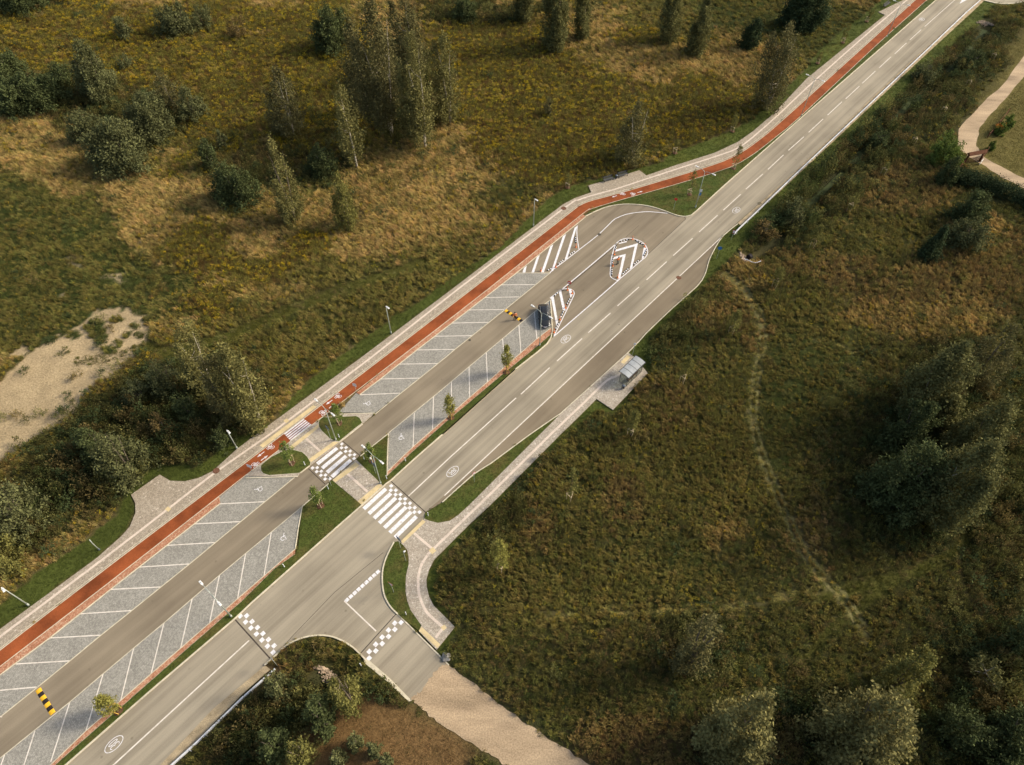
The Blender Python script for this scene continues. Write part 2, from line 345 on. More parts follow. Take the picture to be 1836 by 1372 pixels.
cyc_l = [(-70,1220),(0,1166),(200,1012),(544,751),(844.5,520),(1030,375.5),(1036,371),(1048,364.4),(1063.4,359),(1085,353.5),(1131,340.8),(1186,324.4),(1240.7,308),(1295.4,290),(1331,272.4),(1363.7,249.2),(1421,200),(1641.5,0),(1700,-50)]
cyc_r = [(-70,1250),(0,1195),(200,1041),(392.5,890),(447,847),(561.8,760),(717,641),(873,520),(1043.7,384),(1054.6,377.5),(1063,373.7),(1104,361),(1172,342),(1240.7,322),(1309,300),(1344,281),(1366.5,265),(1396.7,241),(1437.8,206.5),(1581,72),(1662,0),(1715,-48)]
foot_out = [(-70,1182),(0,1128),(174,1000),(200,977),(217.5,961.5),(232.8,944),(242.6,920),(242.6,902.5),(235,887),(272,861),(286.4,851),(305,862),(331.2,863),(357.5,856.5),(381.5,844.5),(425,805),(458,780),(649,640),(808.4,520),(1008,367.5),(1030,355.5),(1060,345),(1055,332.6),(1085,324.4),(1146.4,305.2),(1158.7,314.8),(1213.4,295.7),(1281.7,273.8),(1322.7,254.7),(1350,235.5),(1388.3,202.7),(1446.5,140.7),(1587,27),(1575.5,21.5),(1605,7),(1619.5,0),(1670,-50)]
guide_l = [(-60,1188),(0,1141.6),(188,1000),(301.7,912.3),(388,845.6),(482,780),(513.7,756),(666.8,640),(819.3,520),(1011,373.5),(1035.7,359.3),(1060,351),(1104,339),(1158.7,321),(1240.7,294.3),(1295.4,276.5),(1322.7,265.6),(1350,246),(1402,200),(1446.5,157.5),(1563.8,52.8),(1631,-4),(1680,-52)]
guide_r = [(1128,658),(1112,670.3),(1102,676),(1092.5,679.5),(1079.3,690),(1048.7,720.6),(987.5,778.7),(880,885),(776.8,984.5),(767.2,994.7),(756.2,1012),(750.2,1033),(750.2,1054.8),(753,1071.2),(760.6,1090),(769,1102),(795,1125.4)]
strip_a = [(-70,1264),(0,1209.7),(88.5,1144),(197.4,1057),(298.4,978),(347.6,939.6),(394.5,902.6)]
strip_b = [(645,707.5),(681.5,679.7),(747,627.6),(809.5,579.5),(869.6,533),(925.6,489.5),(1050,388.5)]
strip_c = [(42,1412),(90,1372),(154,1310.5),(216.5,1256),(271,1208),(324,1162),(375.8,1117),(426,1073.5),(473.4,1032.6),(529,984.5)]
strip_d = [(694,846),(722,818.7),(740.6,801),(775.6,770.4),(809.5,741),(842,712.5),(874,685),(904.6,657.8),(934,632.6),(962.6,607.5),(990.5,586)]

Z_PATH, Z_LAWN, Z_KERB = 0.10, 0.085, 0.12
HARD = []   # outlines that plants keep out of
def hard(p): HARD.append(list(p)); return list(p)

main_road = hard(road_left_low+road_left_mid[1:]+road_left_up+road_right_up[::-1]+[(1298,421),(796.8,888.7),(762,919.4)]+bend_up[::-1]+bend_low[::-1]+[(475,1193.4),(381,1272),(287.3,1372),(235,1425)])
road = struct('road', slab_mesh('road', gp(main_road, 0), 0.0), M['road'])
bay_px = hard([(796.8,888.7),(1298,421)]+[(1284.4,440.6),(1272,465),(1267.4,482),(1263,494),(1250,513),(1206,552),(1158,598),(1126,632),(1005,741.3),(950,779),(880,830.8),(849,850.5),(793,900.5),(763.5,918.5)])
struct('bus_bay', slab_mesh('bus_bay', gp(bay_px, -0.004), -0.004), M['bay'])
kerb_turn = [(1050,387.3),(1070,377.5),(1091.8,369.8),(1118,366),(1144.3,366.6),(1166,369.8),(1188,376.4),(1210,384.5),(1220.8,387.3),(1229.8,387.8)]
lane_px = hard([(-60,1333)]+aisle_l+[(925.6,489.5)]+kerb_turn+[(1229.6,392.8),(1161.8,456),(1111.5,500),(993.4,602.8),(990,596),(988.8,570),(986.8,537.5)]+aisle_r[::-1][1:]+[(-60,1410)])
lane = struct('parking_lane', slab_mesh('parking_lane', gp(lane_px, -0.004), -0.004), M['lane'])
rb = hard([(1748,-14),(1757,-4),(1767,1),(1785,5.5),(1800,7),(1820,6),(1836,2),(1870,-14),(1880,-60),(1720,-70)])
struct('roundabout', slab_mesh('roundabout', gp(rb, 0.004), 0.004), M['road'])
side_edge = [(650,1176),(736.3,1258),(741.7,1256.6),(804.6,1192.4)]

# cycle path, footpaths, plazas, bays
cyc = hard(cyc_l+cyc_r[::-1])
cycle = struct('cycle_path', slab_mesh('cycle_path', gp(cyc, Z_PATH), Z_PATH, 0.15), M['red'])
fp = hard(foot_out+[(u-0.2, v-0.4) for u, v in cyc_l[::-1]])
footpath = struct('footpath', slab_mesh('footpath', gp(fp, Z_PATH-0.004), Z_PATH-0.004, 0.15), M['path'])
foot2_out = [(1126,632),(1140.6,643),(1161.3,669.2),(1099,734.8),(1069.5,715),(1040,744.6),(1005,778.7),(880,904.6),(841.5,940),(778,1003.4),(769.3,1021),(764.4,1038.4),(765,1051.5),(769.3,1070),(778,1086.5),(800,1108),(815.5,1124),(782.7,1165),(751.3,1132)]
foot2_in = [(755.4,1121.3),(736.3,1094),(730,1076.7),(727.2,1060.3),(727.8,1033),(732.7,1011),(732.7,999),(730,986),(723.4,978.3),(719.4,974),(761.2,930),(770,934),(785,937.5),(806.3,934),(822.7,922.7),(849,898),(880,867),(968,779),(1005,742.4)]
struct('footpath', slab_mesh('footpath2', gp(hard(foot2_out+foot2_in), Z_PATH), Z_PATH, 0.15), M['plaza'])
pl1 = hard([(440.6,853),(561.8,760),(608,741.5),(672.3,740.6),(613,791),(566,827),(538,848),(532.4,855.5)])
struct('plaza', slab_mesh('plaza', gp(pl1, Z_PATH-0.012), Z_PATH-0.012, 0.15), M['plaza'])
pl2 = hard([(638.4,824),(686.5,870.7),(648,906.3),(642.8,900),(595.7,861)])
struct('plaza', slab_mesh('plaza2', gp(pl2, Z_PATH), Z_PATH, 0.15), M['plaza'])

def bay(px, lines, ends=None, w=0.13):
    px = hard(px); o = struct('parking_bay', slab_mesh('parking_bay', gp(px, 0.012), 0.012, 0.03), M['stall'])
    for a, b in lines:
        mb = MB(); A = Vector(G(*a, 0.016)); B = Vector(G(*b, 0.016)); ribbon(mb, [A, B], w, 0.016); mb.build('bay_line', M['cream'], o)
    return o
b1 = bay([(-70,1340),(-70,1264)]+strip_a[1:]+[(391,893),(440.6,853.5),(532.4,853.5)]+[p for p in aisle_l if p[0] < 532][::-1],
    [((65.4,1232),(-10,1238.8)),((125.3,1185),(28.6,1190.6)),((181,1139),(88.5,1144)),((235.6,1094.8),(143,1100.8)),((288,1052.6),(197.4,1057)),((338.5,1011.4),(249,1017)),((384.8,973),(298.4,978)),((431.8,935.3),(347.6,939.6)),((475.6,899.6),(393.5,903.6)),((4,1285),(-60,1290))])
b2 = bay([(-40,1392)]+aisle_r[:10]+[(529,984.5)]+strip_c[::-1][1:]+[(0,1440)],
    [((62.6,1310.5),(42,1375)),((125.3,1258.7),(91,1366)),((185,1208),(154,1310.5)),((239.7,1162),(216.5,1256)),((294,1117),(271,1208)),((344.5,1073.5),(324,1162)),((393.5,1031.3),(375.8,1117)),((440.5,992),(426,1073.5)),((486.5,954),(473.4,1032.6)),((8,1354),(-8,1400))])
b3 = bay([(607,739.5),(672.3,740.5)]+[p for p in aisle_l if p[0] > 680]+[(925.6,489.5)]+strip_b[::-1][2:]+[(640,703)],
    [((717,705),(645,708)),((751.5,678),(681.5,679.7)),((784.3,652),(714.4,653)),((815,626.5),(747,627.6)),((845.6,602),(780,603)),((875,578),(809.5,579.5)),((903.5,555),(839,556)),((931.5,532.4),(869.2,533.6)),((958.4,510.3),(896,511))])
b4 = bay([(696.5,776.5)]+aisle_r[13:]+[(990.5,586)]+strip_d[::-1][1:],
    [((742.8,741),(740.6,801)),((777.3,711.8),(775.6,770.4)),((809.5,683.6),(809.5,741)),((841,657.8),(842,712.5)),((871.8,632.6),(874,685)),((901.3,607.5),(904.6,657.8)),((930.4,583.4),(934,632.6)),((958,559.4),(962.6,607.5))])
for o, s, q in ((b1, strip_a, [p for p in cyc_r if p[0] < 393]+[(393,891)]), (b3, strip_b, [(639,704),(717,641.5),(873,520.5),(1045,384)])):
    z = Z_PATH-0.02
    struct('brick_strip', slab_mesh('brick_strip', gp(hard(q+s[::-1]), z), z, 0.12), M['brick'])
so1 = [(60,1410),(102,1369),(163,1315),(225,1261),(332,1166.5),(434,1077.5),(494,1018),(529,994)]
so2 = [(694.3,853.5),(736,813),(797.5,758.4),(893.7,677.5),(975,611),(990,597)]
struct('brick_strip', slab_mesh('brick_strip3', gp(hard(strip_c+so1[::-1]), 0.05), 0.05, 0.1), M['brick'])
struct('brick_strip', slab_mesh('brick_strip4', gp(hard(strip_d+so2[::-1]), 0.05), 0.05, 0.1), M['brick'])

# lawns
LAWN = []
def lawn(px, z=Z_LAWN, depth=0.15): LAWN.append(px); return gp(px, z), z, depth
L1 = so1+[(534.5,984.5),(542,908),(587,867.4),(595.7,861),(642.8,900),(648,906.3),(600,948.4),(449.3,1082),(421,1109),(270,1238),(117,1372),(60,1422)]
L2 = [(645,819),(652,814),(696,777.5),(694,846)]+so2+[(987,608),(981,616),(963.7,631),(924,662),(793,779.5),(747,819),(699.7,862),(688,871),(638.4,827)]
L3 = [(468,834.8),(468.2,843.7),(472,848.6),(483,852),(508.6,850),(536,848),(543,843.7),(555.8,833.8),(556.3,829),(551,819),(542,811),(528.3,807.2),(516.5,806.3),(503.7,810.7),(487,819),(474,829)]
L4 = [(571.5,759),(572.5,753),(579.4,748),(595,748),(616.8,747),(638.4,746),(644.3,749),(649.3,758),(636.5,767.8),(614.8,785.5),(608,791),(599,790),(591,785.5),(577.4,772.7),(572.5,765.8)]
L5 = [(762,921),(761.2,930),(770,934),(785,937.5),(806.3,934),(822.7,922.7),(849,898),(880,867),(968,779),(1005,742.4),(950,779.5),(880,831.3),(849,851),(793,901)]
L6 = [(706.3,972),(713.6,970.6),(723.4,978.3),(730,986),(732.7,999),(732.7,1011),(727.8,1033),(727.2,1060.3),(730,1076.7),(736.3,1094),(755.4,1121.3),(751.3,1130.9),(725.3,1111.7),(713,1100.8),(700.7,1088.5),(689.8,1069.3),(685.7,1047.5),(685.7,1025.6),(689.8,1006.5),(698,987.3)]
LT = [(1054,384),(1063,374.5),(1104,362),(1172,343),(1240.7,323),(1309,301),(1344,282),(1366.5,266),(1396.7,242),(1437.8,207.5),(1581,73),(1662,1),(1712,-46),(1725,-50),(1678,0),(1440,208),(1300,331),(1249,377.7),(1239.3,385.6),(1229.8,387.8),(1220.8,387.3),(1210,384.5),(1188,376.4),(1166,369.8),(1144.3,366.6),(1118,366),(1091.8,369.8),(1070,377.5)]
LA = foot_out+[(1700,-50),(1600,-30),(1578,0),(1549,26),(1505,58.6),(1464,93.8),(1446.5,123),(1400,165),(1352,212),(1336.4,222),(1268,252),(1213,271),(1186,290),(1150,300),(1085,318),(1049,326),(1013.8,336.7),(986.5,353),(940,398),(897,443),(780,520),(749.4,541.9),(705.6,568),(640,616),(607.8,640),(581.5,662),(553,683.7),(522.5,712),(494,753.7),(440,776),(405.6,793),(370.6,823.7),(353,838),(300,832),(269,839),(246,858),(224,880),(218.6,891),(207.6,923.7),(180,945.6),(147.5,973),(103.7,1002),(60,1030),(0,1085),(-70,1130)]
LB = [(1322.7,401),(1400,337),(1505,240),(1560,185),(1640,111),(1742,18),(1790,-26),(1806,-10),(1762,36),(1712,80),(1662,126),(1595,188),(1522,254),(1449,320),(1390,378),(1366,402),(1342,428),(1320,452),(1300,476),(1280,496),(1240.7,536),(1206,572),(1167,611),(1162.4,633),(1171,661.5),(1147,688),(1118.7,727),(1101,742.4),(1068,738),(1031,768),(1005,790),(880,917.8),(842.4,957),(791.6,1007),(783.6,1038),(783.6,1082),(800,1096),(818.3,1135),(793.7,1170),(782.7,1165),(815.5,1124),(778,1086.5),(769.3,1070),(765,1051.5),(764.4,1038.4),(769.3,1021),(778,1003.4),(841.5,940),(880,904.6),(1005,778.7),(1040,744.6),(1069.5,715),(1099,734.8),(1161.3,669.2),(1140.6,643),(1126,632),(1158,598),(1206,552),(1250,513),(1263,494),(1267.4,482),(1272,465),(1284.4,440.6),(1298,421.4)]
M['lawn'] = mat('mown_grass_ground', (0.042,0.07,0.018), var=0.25, scale=0.35, fine=0.3, fscale=5, bump=1.0, bscale=9, cols=[(0.10,0.082,0.024),(0.065,0.080,0.016),(0.05,0.074,0.013)])
for i, px in enumerate((L1, L2, L3, L4, L5, L6, LT)):
    wp, z, dp = lawn(px, Z_PATH+0.012 if i in (2,3) else Z_LAWN); struct('lawn', slab_mesh('lawn%d' % i, wp, z, dp), M['lawn'])
for i, px in enumerate((LA, LB)):   # outer verges run down into the meadow
    LAWN.append(px)

# shoulders, tracks of dirt
sh1 = hard([(235,1425),(287.3,1372),(381,1272),(475,1193.4),(485,1200),(436,1243),(403,1277),(308,1372),(262,1420)])
sh2 = hard([(1322.7,400),(1400,331),(1505,232),(1560,178.5),(1640,104),(1742,10),(1790,-35),(1796,-29),(1748,17),(1646,111),(1566,186),(1510,239),(1405,337),(1330,405)])
for i, p in enumerate((sh1, sh2)): struct('gravel_shoulder', slab_mesh('gravel_shoulder%d' % i, gp(p, -0.006), -0.006, 0.05), M['gravel'])
def rough(px, amp, k=5, seed=0, keep=()):
    rr = random.Random(seed); out = []
    for i in range(len(px)):
        a = px[i]; b = px[(i+1)%len(px)]; out.append(a)
        if i in keep: continue
        for j in range(1, k): out.append((a[0]+(b[0]-a[0])*j/k+rr.uniform(-amp, amp), a[1]+(b[1]-a[1])*j/k+rr.uniform(-amp, amp)))
    return out
dr1 = list(rough([(737,1250),(752,1243),(768,1220),(786,1200),(801,1190),(818,1203),(857.5,1231),(910,1274),(997.7,1332.6),(1062,1374),(1110,1408),(960,1420),(910,1374),(857.5,1341),(792,1300),(751,1266)], 3.0, 6, 1))
struct('dirt_road', slab_mesh('dirt_road', gp(dr1, 0.006), 0.006), M['dirt'])
dr2 = list(rough([(1870,60),(1836,100),(1798,152),(1754,193),(1719,231.5),(1716,264),(1739.6,283),(1760,294),(1798,319.5),(1836,338),(1870,352),(1870,332),(1836,319.5),(1769,284.8),(1750,262),(1757,228),(1792.4,187.6),(1836,137.7),(1870,98)], 1.2, 5, 2))
struct('dirt_road', slab_mesh('dirt_road2', gp(dr2, -0.012), -0.012), M['dirt'])
struct('gravel_shoulder', slab_mesh('gravel_shoulder3', gp(hard([(650,1178),(664,1186),(700,1217),(738,1256),(733,1258),(694,1222),(655,1190)]), 0.006), 0.006), M['kerb'])

# ------------------------------------------------------------------ kerbs
kmb = MB()
def kerb(px, w=0.15, z=Z_KERB, h=0.12, sm=0, closed=False):
    wp = gp(px, z)
    if sm: wp = catmull(wp, sm, closed)
    ribbon(kmb, wp, w, z, h, closed)
kerb([(60,1423)]+road_left_low[1:-1]+[(692,867)], 0.17)
kerb([(692,867)]+road_left_mid[:4], 0.17); kerb([(793,779),(924,662),(963.7,631),(981,616),(988,605),(990.5,594),(989.8,580),(988.6,560),(986.8,538)], 0.17)
kerb(kerb_turn, 0.17, sm=3); kerb(road_left_up, 0.17)
kerb(bend_low[:-1], 0.18, sm=3); kerb(bend_up[1:9], 0.17, sm=3); kerb([(804.6,1192.4),(713,1100.8)], 0.15, z=0.05, h=0.05)
kerb([p for p in taper[1:6]], 0.15, sm=2); kerb(taper[5:], 0.13, sm=2)
kerb(aisle_l[:8]+[(533,852)], 0.11, z=0.02, h=0.02); kerb([(538,848),(555,835)], 0.14); kerb([(607,793),(613,789.5),(650,760)], 0.14); kerb([(672,743)]+aisle_l[12:], 0.11, z=0.02, h=0.02)
kerb(aisle_r[:10], 0.10, z=0.02, h=0.02); kerb([(542,908),(560,892),(589,867)], 0.13); kerb([(646,818),(670,798),(696,777.5)], 0.13); kerb([(697,776)]+aisle_r[13:], 0.11, z=0.02, h=0.02)
kerb(cyc_l, 0.09, z=Z_PATH+0.006, h=0.02, sm=2); kerb(cyc_r, 0.09, z=Z_PATH+0.006, h=0.02, sm=2)
kerb([(u-1.6, v-2.4) for u, v in cyc_l], 0.07, z=Z_PATH+0.004, h=0.01, sm=2)
for p in (strip_a, strip_b): kerb(p, 0.10, z=Z_PATH, h=0.1)
for p in (strip_c, strip_d): kerb(p, 0.10, z=0.06, h=0.06)
for p in (so1, so2): kerb(p, 0.06, z=0.07, h=0.06)
kerb([(925.6,489.5),(985.8,489.5)], 0.12, z=0.02, h=0.02); kerb([(529,984.5),(535,945),(542,908)], 0.12, z=0.1); kerb([(694,853),(694.6,815),(696.5,777)], 0.12, z=0.1)
kerb([(440.6,857.2),(534,854.5)], 0.12, z=Z_PATH, h=0.1); kerb([(609,742.5),(672,740.8)], 0.12, z=Z_PATH, h=0.1)
kerb(L3, 0.07, z=Z_PATH+0.004, h=0.05, sm=2, closed=True); kerb(L4, 0.07, z=Z_PATH+0.004, h=0.05, sm=2, closed=True)
kerb([(u, v-0.3) for u, v in rb[:8]], 0.5, z=0.1, h=0.1)
kmb.build('kerb', M['kerb'])['kind'] = 'structure'

# ------------------------------------------------------------------ guide stripes and tactile tiles (parts of the footpath)
mb = MB(); ribbon(mb, catmull(gp(guide_l, Z_PATH+0.002), 2), 0.32, Z_PATH+0.002); mb.build('guide_stripe', M['guide'], footpath)
f2 = [o for o in C.objects if o.name == 'footpath.001'][0]; plz = [o for o in C.objects if o.name == 'plaza'][0]; plz2 = [o for o in C.objects if o.name == 'plaza.001'][0]
mb = MB(); ribbon(mb, catmull(gp(guide_r, Z_PATH+0.006), 2), 0.34, Z_PATH+0.006); mb.build('guide_stripe', M['guide'], f2)
for par, a, b in ((f2,(742.4,956.3),(774.4,983.4)),(f2,(795,1125.4),(781.4,1143)),(plz,(548.7,786.5),(575,809.5)),(plz2,(623,850),(659,881.7))):
    mb = MB(); ribbon(mb, gp([a,b], Z_PATH+0.006), 0.34, Z_PATH+0.006); mb.build('guide_stripe', M['guide'], par)
for par, q in ((f2,[(758,931.5),(762.9,935.8),(722.7,974.4),(718.6,970.5)]),(f2,[(755.4,1123.5),(789.6,1155.5),(784,1162.3),(751,1131)]),(plz2,[(637.3,829),(645,834.6),(601,865),(595.9,861)]),(plz2,[(678.8,867.4),(685.5,871.2),(648.2,905),(641,899)]),
        (footpath,[(465.6,798.6),(472,803),(567.3,729.7),(561.8,726.4)]),(plz,[(518,801.8),(524.7,805),(571.7,766.8),(570.6,760.8)]),(plz,[(553,823.7),(557.5,829),(607.8,793),(597.5,792)]),
        (footpath,[(508,754.5),(514,750.5),(519,754.5),(513,759)]),(footpath,[(295.5,913.4),(301,908),(307.2,912.3),(301.7,918)]),(f2,[(768.5,987),(776,981),(782.5,987.5),(775,994)]),(f2,[(790,1124.5),(797,1120),(801,1125.5),(795,1131)]),
        (f2,[(1113,649.5),(1124.5,636.5),(1131,639.5),(1119,652.5)])):
    ob('tactile_tiles', slab_mesh('tactile_tiles', gp(q, Z_PATH+0.01), Z_PATH+0.01), M['yellow'], par)

# ------------------------------------------------------------------ painted markings (parts of the road they lie on)
ZM = 0.004
def line(px, w, par, m='cream', name='lane_line', sm=0, z=ZM, closed=False):
    wp = gp(px, z)
    if sm: wp = catmull(wp, sm, closed)
    mb = MB(); ribbon(mb, wp, w, z, closed=closed); return mb.build(name, M[m], par)
def poly(px, par, m='white', name='hatching', z=ZM): return ob(name, slab_mesh(name, gp(px, z), z), M[m], par)
line([(446.6,1148.4),(203,1372),(150,1421)], 0.16, road); line([(732.5,889.6),(808.4,818.7),(925.4,713.5)], 0.16, road)
for a, b in (((934,707),(985.5,659.3)),((998.7,647.5),(1043.7,607)),((1054.6,596.8),(1094.7,561.2)),((1107,548.7),(1145.8,514.6)),((1159.2,502),(1195.3,469.3)),((1207,458.4),(1241.8,427.4)),((1253.6,416),(1286.6,386)),((1296.8,377),(1328.2,348.4)),((1337.2,339.4),(1367.8,312)),((1376.9,303.9),(1404.7,278)),((1413.8,269.6),(1441.3,245.3)),((1450,237.4),(1475.8,213.4)),((1483.8,206.6),(1509.6,182.6)),((1516.3,177.3),(1541,154.5)),((1546,149.5),(1569.6,127.5)),((1576.4,121.6),(1597.5,102)),((1604.2,96.7),(1625.3,77)),((1631.2,71.8),(1651.7,53.3))):
    line([a,b], 0.16, road, name='lane_dash')
line([(1658,47.8),(1711.8,0),(1730,-16)], 0.16, road); line(white_right, 0.15, road, z=0.006)
line([(617.3,1077.6),(674.2,1131.7)], 0.16, road); line([(992.7,603.3),(1060,545.3),(1111.5,500.3)], 0.17, road, 'white')
poly([(1720.5,7),(1726,-3),(1735,-1)], road, name='give_way_triangle')
lz = 0.002
line([(985.8,490),(991,484),(1010,470),(1042,445),(1074,420),(1098.4,396),(1107,390.6),(1122.4,384.5),(1144.3,380.8),(1166,379.7),(1196.8,382.5)], 0.15, lane, 'white', sm=2, z=lz)
line([(986.8,535.5),(1002,523.5),(1050,483.5),(1106,436)], 0.17, lane, 'white', z=lz)
line([(1003,526),(1051,486),(1107,438.5)], 0.13, lane, 'seam', 'sealed_joint', z=0.001)
line([(1122,425.5),(1146,404)], 0.06, lane, 'seam', 'sealed_joint', z=0.001)
line([(1162,456),(1229.6,392.8),(1226,388)], 0.09, road, 'seam', 'sealed_joint', z=0.003)
line([(687,991),(600,1062),(523,1142),(508,1160)], 0.06, road, 'seam', 'sealed_joint', z=0.003)
line([(700.5,862.6),(763,918.6)], 0.13, road, 'seam', 'sealed_joint', z=0.003); line([(420.4,1109.8),(484,1180.5)], 0.16, road, 'seam', 'sealed_joint', z=0.003)
line([(647.4,1170.5),(710.3,1100.8)], 0.12, road, 'seam', 'sealed_joint', z=0.003); line([(614,790.6),(645.3,816.8)], 0.12, lane, 'seam', 'sealed_joint', z=0.001); line([(553,840.5),(583,868.4)], 0.12, lane, 'seam', 'sealed_joint', z=0.001)
def crosswalk(P0, P1, P2, P3, n, par, ratio=0.56, z=ZM):
    """n stripes: first stripe has its outer long side P0-P1, last one P3-P2"""
    a, b, c, d = [Vector(G(*p, z)) for p in (P0, P1, P2, P3)]
    W = 1.0/(n-1+ratio); mb = MB()
    for i in range(n):
        s, e = i*W, i*W+ratio*W
        q = [a.lerp(d, s), b.lerp(c, s), b.lerp(c, e), a.lerp(d, e)]; mb.add([(p.x,p.y,z) for p in q], [(0,1,2,3)])
    return mb.build('crosswalk', M['white'], par)
crosswalk((649.7,910.4),(689.6,874.3),(749.3,928.4),(710.9,966.2), 7, road, 0.55)
crosswalk((566.6,829.8),(602.3,801.4),(631.4,827),(597.5,857.2), 4, lane, 0.56, z=lz)
crosswalk((509.3,777.8),(544.3,751),(558.6,761.4),(521.4,791), 5, cycle, 0.62, z=Z_PATH+0.004)
def checker(A, B, side, n, par, start=0, off=0.18, sz=None, z=ZM):
    a = Vector(G(*A, z)); b = Vector(G(*B, z)); p = (b-a)/n; L_ = p.length; q = Vector((-p.y, p.x, 0)).normalized()*side*(sz or L_); mb = MB()
    o = a+q.normalized()*off
    for col in (0, 1):
        for i in range(n):
            if (i+col+start) % 2: continue
            c = o+p*i+q*col; k = 0.04
            mb.add([(v.x,v.y,z) for v in (c+p*k+q*k, c+p*(1-k)+q*k, c+p*(1-k)+q*(1-k), c+p*k+q*(1-k))], [(0,1,2,3)])
    return mb.build('checker_strip', M['white'], par)
checker((703.5,866),(758.5,916.5), -1, 13, road); checker((423.2,1106.8),(487,1177.5), 1, 13, road, 0, 0.15)
checker((649,1174.5),(712,1104.5), -1, 11, road, 1, 0.12); checker((615,791.5),(645,817), -1, 8, lane, z=lz); checker((554.5,841),(584.5,867.5), 1, 8, lane, z=lz)
a = Vector(G(622,1076)); b = Vector(G(677.5,1025.6)); mb = MB()
for i in range(9): p = a.lerp(b, i/8); mb.box((p.x,p.y,ZM-0.001), (0.5,0.44,0.002), math.pi/2-YAW)
mb.build('yield_line', M['white'], road)
# hatched islands
def z9(s, ox, oy, pts): return [(ox+x/s, oy+y/s) for x, y in pts]
for q in ([(220,1290),(285,1290),(318,1130),(255,1180)],[(430,1290),(490,1290),(625,880),(555,930)],[(655,1285),(720,1285),(940,630),(870,680)],[(885,1280),(945,1240),(1240,390),(1165,440)],[(1205,1000),(1270,960),(1500,200),(1440,240)]):
    poly(z9(13.06,920,390,q), lane, z=lz+0.001)
line([(1035,404.5),(1034.2,415),(1035,428),(1038,446.5)], 0.14, lane, 'white', 'island_outline', z=lz)
tear = z9(9.145,980,410,[(1180,212),(1240,175),(1340,157),(1440,170),(1540,205),(1610,260),(1650,330),(1657,400),(1620,470),(1540,535),(1195,828),(1130,835),(1075,812),(1045,770),(1045,690),(1060,520),(1085,400),(1130,260)])
line(tear, 0.15, lane, 'white', 'island_outline', sm=3, z=lz, closed=True)
for q in ([(1115,350),(1445,255),(1500,235),(1405,640),(1362,672),(1445,290),(1130,378)],[(1092,470),(1300,415),(1210,810),(1168,820),(1245,460),(1095,505)],[(1185,238),(1315,203),(1315,222),(1190,252)],[(1595,310),(1640,322),(1592,480),(1560,505),(1575,400)]):
    poly(z9(9.145,980,410,q), lane, z=lz+0.001)
line(z9(10.16,880,500,[(1080,350),(1270,205),(1330,183),(1400,177),(1465,190),(1508,222),(1522,262),(1510,310),(1330,680),(1147,1050)]), 0.14, lane, 'white', 'island_outline', z=lz)
for q in ([(1095,330),(1145,322),(1225,790),(1195,860)],[(1240,240),(1285,225),(1362,578),(1315,585)],[(1420,195),(1462,190),(1490,290),(1452,352)]):
    poly(z9(10.16,880,500,q), lane, z=lz+0.001)
# speed numerals in a ring: strokes in (right, up) units, stretched along the road
def arc(cx, cy, rx, ry, a0, a1, n=14): return [(cx+rx*math.cos(R(a0+(a1-a0)*i/n)), cy+ry*math.sin(R(a0+(a1-a0)*i/n))) for i in range(n+1)]
def strokes(name, sets, c, right, up, w, par, m, z, k_=1.0):
    mb = MB(); c = Vector(G(*c, z)); right = right.normalized()*k_; up = up.normalized()*k_
    for k, (pts, closed) in enumerate(sets):
        ribbon(mb, [c+right*x+up*y for x, y in pts], w, z+0.0006*k, closed=closed)
    return mb.build(name, M[m], par)
def speed(c, sgn, L_=2.05, W_=1.15):
    three = arc(-0.2,0.26,0.14,0.25,150,-90,10)+arc(-0.2,-0.26,0.14,0.25,90,-150,10)
    sets = [(arc(0,0,W_/2,L_/2,0,352,40), True), (three, False), (arc(0.2,0,0.13,0.5,0,345,22), True)]
    strokes('speed_marking', sets, c, QQ*sgn, DD*sgn, 0.075, road, 'white', ZM)
for c, s in (((204.3,1334.5),-1),((811.5,845.5),1),((1014.5,608),-1),((1320,377),1),((1652.8,34.8),-1)): speed(c, s)
# cycle symbols and arrows
def bike(c, up, L_=1.5):
    right = Vector((up.y, -up.x, 0)); s = 1.0
    wl = arc(-0.42,-0.30,0.27,0.45,0,345,16); wr = arc(0.42,-0.30,0.27,0.45,0,345,16)
    fr = [(-0.42,-0.3),(-0.12,0.45),(0.3,0.5),(0.42,-0.3)]; f2_ = [(-0.42,-0.3),(0.05,-0.35),(0.3,0.5)]; hb = [(0.12,0.75),(0.32,0.75),(0.3,0.5)]; se = [(-0.25,0.7),(-0.02,0.7)]; st = [(-0.12,0.7),(-0.12,0.45),(0.05,-0.35)]
    strokes('cycle_symbol', [(wl,True),(wr,True),(fr,False),(f2_,False),(hb,False),(se,False),(st,False)], c, right*1, up, 0.065, cycle, 'white', Z_PATH+0.003, 0.66)
def arrow(a, b):
    z = Z_PATH+0.004; A = Vector(G(*a, z)); B = Vector(G(*b, z)); d = (B-A).normalized(); s = Vector((-d.y, d.x, 0)); L_ = (B-A).length; mb = MB()
    k = A+d*(L_*0.55)
    mb.add([(p.x,p.y,z) for p in (A-s*0.06, A+s*0.06, k+s*0.06, k-s*0.06)], [(3,2,1,0)])
    mb.add([(p.x,p.y,z) for p in (k-s*0.2, k+s*0.2, B)], [(2,1,0)])
    mb.build('direction_arrow', M['white'], cycle)
UP2 = (Vector(G(1142,345))-Vector(G(1115,352))).normalized()
for c, u in (((484.5,802),-DD),((458.4,833),DD),((605.5,710.7),-DD),((579.4,739.2),DD),((1116,347.5),-UP2),((1135.4,347.8),UP2)): bike(c, u)
for a, b in (((474,810),(461,820)),((467.7,826),(480.5,816.6)),((596,717.4),(584.3,725.6)),((590,732),(601,723.6)),((1106,350.9),(1097,353.6)),((1142.7,345.6),(1152.5,343))): arrow(a, b)
